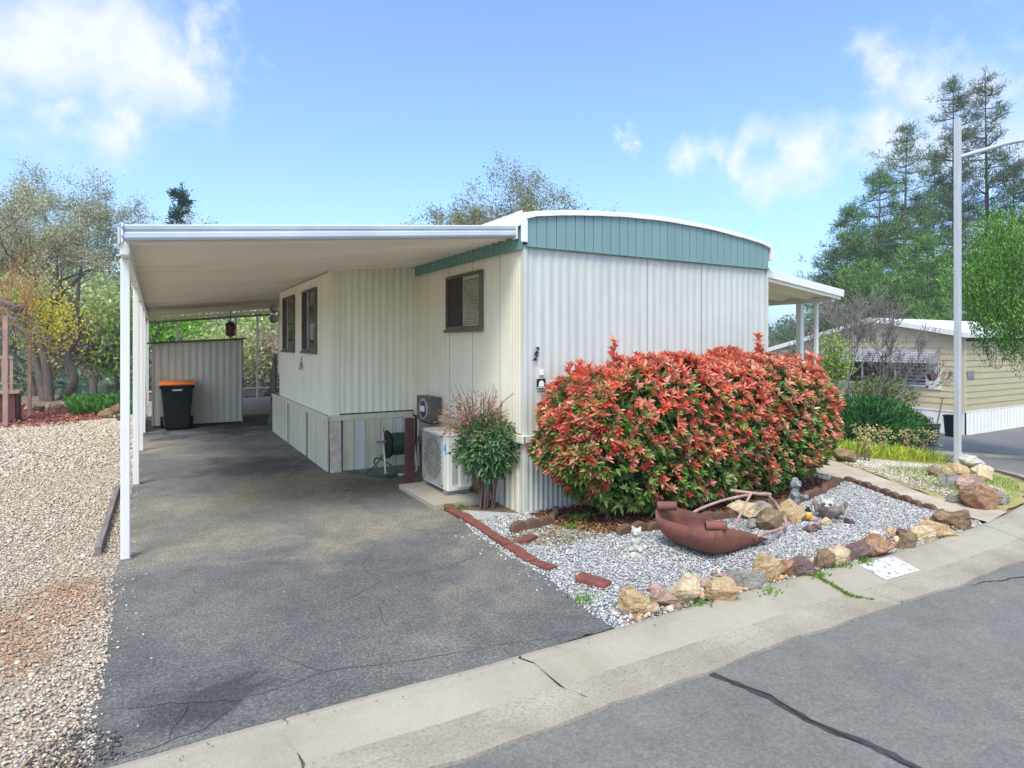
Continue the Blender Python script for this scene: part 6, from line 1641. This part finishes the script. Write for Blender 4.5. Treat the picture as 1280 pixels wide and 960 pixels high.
pine('pine_tree', 'lower pine leaning out over the porch awning side', 1058, 265, 37, .05, 4.3, PG + PB, 6, 1.0)
pine('pine_tree', 'short pine at the open end of the pine row', 1042, 315, 36, .05, 3.2, PG, 7, 1.0)
pine('pine_tree', 'short bright green pine just behind the white roof', 1160, 300, 33, .05, 4.2, PB, 8, 1.0)
pine('pine_tree', 'short bright pine behind the left roof slope', 1085, 330, 33, .05, 4.0, PB, 9, 1.0)
pine('pine_tree', 'mid height pine between the broad pine and the pole pine', 1168, 190, 45, .10, 4.4, PG, 10, .95)
pine('pine_tree', 'edge pine right of the tallest pine with drooping boughs', 1300, 170, 42, .2, 3.0, PG, 12, .7)
pine('fir_tree', 'small dark fir tip rising above the carport roof', 224, 236, 44, .2, 2.4, [lin(52, 84, 56), lin(42, 68, 48), lin(66, 98, 64)], 11, 1.0, None, .34, .09)

def sprays(name, label, cen, rad, nsp, cols, blade, bw, seed, upness=1.0, loc=None, cat='shrub', trunk=None, flame=.3, fill=.55, cut=None, group=None, lobes=0):
    """juniper-like plant: upward feathery sprays over a rounded body"""
    root = thing(name, label, cat, loc or (cen[0], cen[1], cen[2] - rad[2]), group)
    D = rand_dirs(nsp); rr_ = fill + (1 - fill) * rng.random(nsp) ** .5
    bump = np.array([mnoise.noise(Vector(d_) * 2.6 + Vector((seed, 0, 0))) + .5 * mnoise.noise(Vector(d_) * 6 + Vector((0, seed, 0))) for d_ in D])
    P = np.array(cen) + D * (rr_ * (1 + .22 * bump))[:, None] * np.array(rad)
    if lobes:                                   # foliage gathered in upright flame-shaped lobes
        LD = rand_dirs(lobes); LD[:, 2] = np.clip(LD[:, 2], -.95, .75)
        LC = np.array(cen) + LD * np.array(rad) * rng.uniform(.62, .88, (lobes, 1)); li = rng.integers(0, lobes, nsp)
        hh = rng.uniform(.55, 1.0, lobes)[li]; tt = rng.random(nsp); th = rng.uniform(0, 6.28, nsp); rw_ = rng.uniform(.26, .44, lobes)[li] * np.sin(np.pi * np.clip(tt * .82 + .14, 0, 1)) ** .7 * rng.uniform(.6, 1, nsp)
        P = LC[li] + np.stack([np.cos(th) * rw_, np.sin(th) * rw_, (tt - .4) * hh * 1.5], 1); D = unit(np.stack([np.cos(th), np.sin(th), np.full(nsp, .2)], 1) + LD[li] * .4)
    if cut is not None: k = cut(P); P, D = P[k], D[k]
    m = 11; n = len(P) * m; ax = unit(D * .55 + np.array([0, 0, upness]) + rng.normal(0, .15, D.shape))
    s = np.tile(np.linspace(0, 1, m), len(P)); A = np.repeat(ax, m, 0)
    Q = np.repeat(P, m, 0) + A * (s * flame)[:, None] + rng.normal(0, .022, (n, 3)) * (1.15 - s)[:, None] * 2
    tone = np.repeat(rng.normal(1, .2, (len(P), 1)), m, 0)
    V, F, C = leaf_quads(Q, unit(A + rand_dirs(n) * .55), rand_dirs(n), blade * rng.uniform(.6, 1.2, n), bw, np.clip(palette(cols, n, .12) * tone, .004, 1), .15)
    np_mesh('foliage', V, F, 'needle', root, C)
    if trunk:
        mb = MB()
        for pts, r0 in trunk: mb.tube(pts, [r0 * (1 - .6 * i / (len(pts) - 1)) for i in range(len(pts))], 8)
        mb.build('trunk', 'bark', root, smooth=True)
    return root
JG = [lin(116, 160, 66), lin(92, 136, 54), lin(146, 182, 86), lin(66, 104, 46)]
c = seen(1312, 365, 13.0); gzc = gz(c.x)
sprays('juniper_tree', 'tall bright green juniper tree before the tan house corner', c, (1.72, 1.72, 1.75), 5200, JG, .085, .022, 4, 1.8, (c.x, c.y, gzc), 'tree', [([Vector((c.x, c.y, gzc - .1)), Vector((c.x + .1, c.y, gzc + 1.2)), Vector((c.x, c.y + .1, c.z + .8))], .2)], .34, .4, lobes=110)
q, d_ = ground_at(1104, 563); rr0 = 60 / 764 * d_
sprays('juniper_shrub', 'low dark green spreading juniper shrub under the bare shrub', (q.x + .3, q.y + .5, gz(q.x) + .34), (rr0 * 1.05, rr0 * .8, .50), 2200, [lin(72, 124, 58), lin(52, 98, 46), lin(96, 146, 74), lin(40, 78, 40)], .10, .026, 9, .55, (q.x + .3, q.y + .5, gz(q.x)), fill=.5, flame=.22)
q2, d2 = ground_at(1150, 556)
sprays('juniper_shrub', 'smaller dark juniper clump beside the shovel', (q2.x, q2.y + .2, gz(q2.x) + .22), (.42, .4, .38), 700, [lin(60, 104, 54), lin(44, 84, 42), lin(80, 122, 62)], .09, .024, 13, .5, (q2.x, q2.y + .2, gz(q2.x)), fill=.45, flame=.2)
# bare shrub with grey twigs, green shrub behind it
b0 = Vector((q.x + .75, q.y + 1.15, gz(q.x + .7)))
tr = [b0, b0 + Vector((0, 0, .7)), b0 + Vector((-.05, .05, 1.2))]
broadleaf('bare_shrub', 'leafless grey twiggy shrub before the metal window awning', tuple(b0), [(tr, .06, .035, .75), ([b0, b0 + Vector((.2, -.1, .6)), b0 + Vector((.45, -.3, .85))], .045, .028, .6), ([b0, b0 + Vector((-.2, .1, .6)), b0 + Vector((-.45, .3, .85))], .045, .028, .6)], OAK, 0, .1, .1, 5, 31, .62, .2, .76, 3, 'bark_grey', minr=.005, cat='shrub')
gs = seen(1100, 492, d_ + 2.9); 
n = 2600; D = rand_dirs(n); P = np.array([gs.x, gs.y, gs.z - .1]) + D * (rng.random((n, 1)) ** .5) * np.array([.95, .8, .62])
gsr = thing('green_shrub', 'olive green leafy shrub behind the bare shrub', 'shrub', (gs.x, gs.y, gz(gs.x)))
V, F, C = leaf_quads(P, rand_dirs(n), rand_dirs(n), .09, .05, palette([lin(126, 142, 78), lin(98, 118, 60), lin(150, 156, 96)], n, .2)); np_mesh('foliage', V, F, 'leaf', gsr, C)
mb = MB()
for k in range(9): mb.tube([(gs.x + random.gauss(0, .1), gs.y + random.gauss(0, .1), gz(gs.x) - .05), (gs.x + random.gauss(0, .4), gs.y + random.gauss(0, .3), gs.z + .2)], [.02, .008], 5)
mb.build('stems', 'stem_brown', gsr)
# shrub by the porch posts
gs = seen(1040, 452, 10.5); n = 1300; D = rand_dirs(n); P = np.array(gs) + D * (rng.random((n, 1)) ** .5) * np.array([.35, .35, .55])
vn = thing('yellow_green_shrub', 'light yellow green shrub by the porch posts', 'shrub', (gs.x, gs.y, gz(gs.x)))
V, F, C = leaf_quads(P, rand_dirs(n), rand_dirs(n), .06, .03, palette([lin(150, 176, 74), lin(176, 192, 96), lin(118, 146, 62)], n, .2)); np_mesh('foliage', V, F, 'leaf', vn, C)
mb = MB()
for k in range(7): mb.tube([(gs.x + random.gauss(0, .06), gs.y + random.gauss(0, .06), gz(gs.x) - .05), (gs.x + random.gauss(0, .15), gs.y + random.gauss(0, .15), gs.z + .4)], [.014, .005], 5)
mb.build('stems', 'stem_brown', vn)
# tan dried flower heads before the juniper shrub
for i, (u, v) in enumerate(((1096, 560), (1138, 560), (1158, 556), (1080, 566))):
    q3, d3 = ground_at(u, v + 10); rt_ = thing('dried_flower_clump', ['tan dried flower stalks in front of the big juniper shrub', 'tan dried flower stalks between the two junipers', 'tan dried flower stalks before the small juniper clump', 'low dried flower stalks among the yellow weeds'][i], 'weeds', (q3.x, q3.y, gz(q3.x)), 'dried flower clumps')
    mb = MB(); hp2 = []
    for k in range(12):
        e = Vector((q3.x + random.gauss(0, .16), q3.y + random.gauss(0, .12), gz(q3.x) + random.uniform(.2, .5))); mb.tube([(q3.x + random.gauss(0, .05), q3.y + random.gauss(0, .05), gz(q3.x) - .02), e], [.006, .004], 4); hp2.append(e[:])
    mb.build('stalks', 'stem_brown', rt_); T = np.repeat(np.array(hp2), 16, 0); T = T + rng.normal(0, .035, T.shape)
    V, F, C = leaf_quads(T, rand_dirs(len(T)), rand_dirs(len(T)), .04, .03, palette([lin(226, 206, 150), lin(206, 180, 122), lin(190, 190, 110)], len(T), .15)); np_mesh('flower_heads', V, F, 'leaf', rt_, C)['kind'] = 'stuff'

# ---- neighbour's deck on the left and its vine
dk = thing('wooden_deck', 'maroon skirted wooden deck with pinkish posts at the gravel lot edge', 'deck', (-7, 11.5, 0))
DX, DY = -5.50, 10.98
for k in range(18): MB().box(DX - .15 * (k + 1) + .012, DX - .15 * k - .012, DY - .02, DY + .01, .02, .58).build('skirt_board', 'deck_maroon', dk)
for k in range(3): MB().box(DX - .01, DX + .02, DY + .02 + .15 * k, DY + .02 + .15 * k + .13, .02, .58).build('skirt_board', 'deck_maroon', dk)
MB().box(DX - 2.8, DX - .02, DY + .015, DY + .45, .05, .56).build('deck_core', 'dark_seam', dk)
MB().box(DX - 2.8, DX + .06, DY - .06, DY + .48, .585, .64).build('deck_floor', 'deck_pink', dk, bev=.005)
MB().box(DX - 2.8, DX - .04, DY - .02, DY + .03, 1.30, 1.36).build('top_rail', 'deck_pink', dk)
MB().box(DX - 2.8, DX - .04, DY - .01, DY + .02, .78, .82).build('bottom_rail', 'deck_pink', dk)
for k in range(12): MB().box(DX - .10 - .13 * k, DX - .05 - .13 * k, DY - .005, DY + .015, .64 if k == 0 else .82, 1.30).build('baluster', 'deck_pink', dk)
p1 = gnd(7, 533)[0]; p2 = gnd(37, 521)[0]
MB().box(p1.x - .04, p1.x + .04, p1.y - .04, p1.y + .04, 0, 2.15).build('post', 'deck_pink', dk, bev=.006)
MB().box(p2.x - .035, p2.x + .035, p2.y - .035, p2.y + .035, 0, 2.15).build('post', 'deck_pink', dk, bev=.006)
MB().tube([seen(-40, 372, 12.3), seen(-5, 376, 12.5), seen(18, 384, 12.8), seen(42, 392, 13.2)], .085, 10).build('log_beam', 'bark_grey', dk, smooth=True)
vr_ = thing('flowering_vine', 'orange twigged yellow flowering vine over the deck posts', 'vine', (p1.x, p1.y, 0))
mb = MB(); rnd = random.Random(4)
for k in range(130):
    a_ = seen(rnd.uniform(-40, 40), rnd.uniform(395, 425), 12.6 + rnd.uniform(-.4, .9)); b_ = a_ + Vector((rnd.gauss(0, .3), rnd.gauss(0, .3), rnd.uniform(-.15, .3)))
    mb.tube([a_, (a_ + b_) / 2 + Vector((0, 0, .08)), b_], [.012, .009, .005], 4)
mb.build('old_twigs', 'bark_grey', vr_)
tw = []; plain('twig_orange', lin(176, 120, 74), lin(140, 92, 60), 9, .8)
mb = MB()
for k in range(120):
    a_ = seen(rnd.uniform(-45, 48), rnd.uniform(385, 415), 12.8 + rnd.uniform(-.4, .9)); b_ = a_ + Vector((rnd.gauss(0, .28), rnd.gauss(0, .28), rnd.uniform(.5, 1.6)))
    mb.tube([a_, (a_ + b_) / 2 + Vector((rnd.gauss(0, .08), rnd.gauss(0, .08), .0)), b_], [.008, .006, .003], 4); tw.append((a_, b_))
mb.build('new_twigs', 'twig_orange', vr_)
T = []
for a_, b_ in tw:
    for k in range(8): T.append((a_.lerp(b_, rnd.random()))[:])
T = np.array(T) + rng.normal(0, .05, (len(T), 3)); n = len(T)
V1 = leaf_quads(T, rand_dirs(n), rand_dirs(n), .06, .03, palette([lin(206, 164, 84), lin(190, 146, 84), lin(206, 190, 92), lin(164, 168, 92)], n, .15))
n2 = 1300; T2 = np.array([seen(rnd.gauss(58, 24), rnd.gauss(398, 20), 13.2 + rnd.uniform(-.6, .6))[:] for _ in range(n2)])
V2 = leaf_quads(T2, rand_dirs(n2), rand_dirs(n2), .07, .045, palette([lin(226, 206, 60), lin(206, 196, 70), lin(180, 176, 70)], n2, .12))
np_mesh('blossom', np.concatenate([V1[0], V2[0]]), np.concatenate([V1[1], V2[1] + len(V1[0])]), 'leaf', vr_, np.concatenate([V1[2], V2[2]]))

# ---- far wooded slope
rnd = random.Random(9); cl, cc, cs = [], [], []
for k in range(3000):
    d_ = 34 + 165 * rnd.random() ** 1.2; lat = d_ * rnd.uniform(-1.25, .95); p = at(lat, d_); v = p.y - 18 - max(0, p.x - 6) * .5
    if v < 12 and math.hypot(p.x, p.y) < 95: continue
    cl.append((p.x, p.y, hill(p.x, p.y))); cs.append(rnd.uniform(1.2, 2.6)); cc.append(rnd.choice([lin(84, 110, 78), lin(70, 98, 76), lin(110, 128, 88), lin(130, 126, 100), lin(96, 116, 92)])[:3])
T = np.array(cl); m = 44; n = len(T) * m; S = np.repeat(np.array(cs), m)[:, None]
D = rand_dirs(n); P = np.repeat(T, m, 0) + D * rng.uniform(.55, 1, (n, 1)) * S * np.array([1, 1, 1.25]) + np.array([0, 0, 1.0]) * S
V, F, C = leaf_quads(P, rand_dirs(n), D + rand_dirs(n) * .5, rng.uniform(.5, 1.0, n), rng.uniform(.35, .6, n), np.clip(np.repeat(np.array(cc), m, 0) * rng.normal(1, .2, (n, 1)), .01, 1), .15)
tag(np_mesh('far_wood', V, F, 'leaf', None, C, origin=(0, 60, 0)), 'hazy wooded slope far behind the lots', 'wood', kind='stuff')

# ================================================================== AIR
hz = MB().box(-345, 345, -215, 345, -9, 36).build('haze', 'dark_seam', origin=(0, 0, 0))
hz.data.materials.clear()
hm = bpy.data.materials.new('haze'); hm.use_nodes = True
hm.node_tree.nodes.clear()
ho = hm.node_tree.nodes.new('ShaderNodeOutputMaterial'); hv = hm.node_tree.nodes.new('ShaderNodeVolumePrincipled')
hv.inputs['Color'].default_value = (0.86, 0.92, 1.0, 1); hv.inputs['Density'].default_value = 0.0011; hv.inputs['Anisotropy'].default_value = 0.2
hm.node_tree.links.new(hv.outputs[0], ho.inputs['Volume'])
hz.data.materials.append(hm)
tag(hz, 'thin pale haze in the air over the lots and the slope', 'haze', kind='stuff')
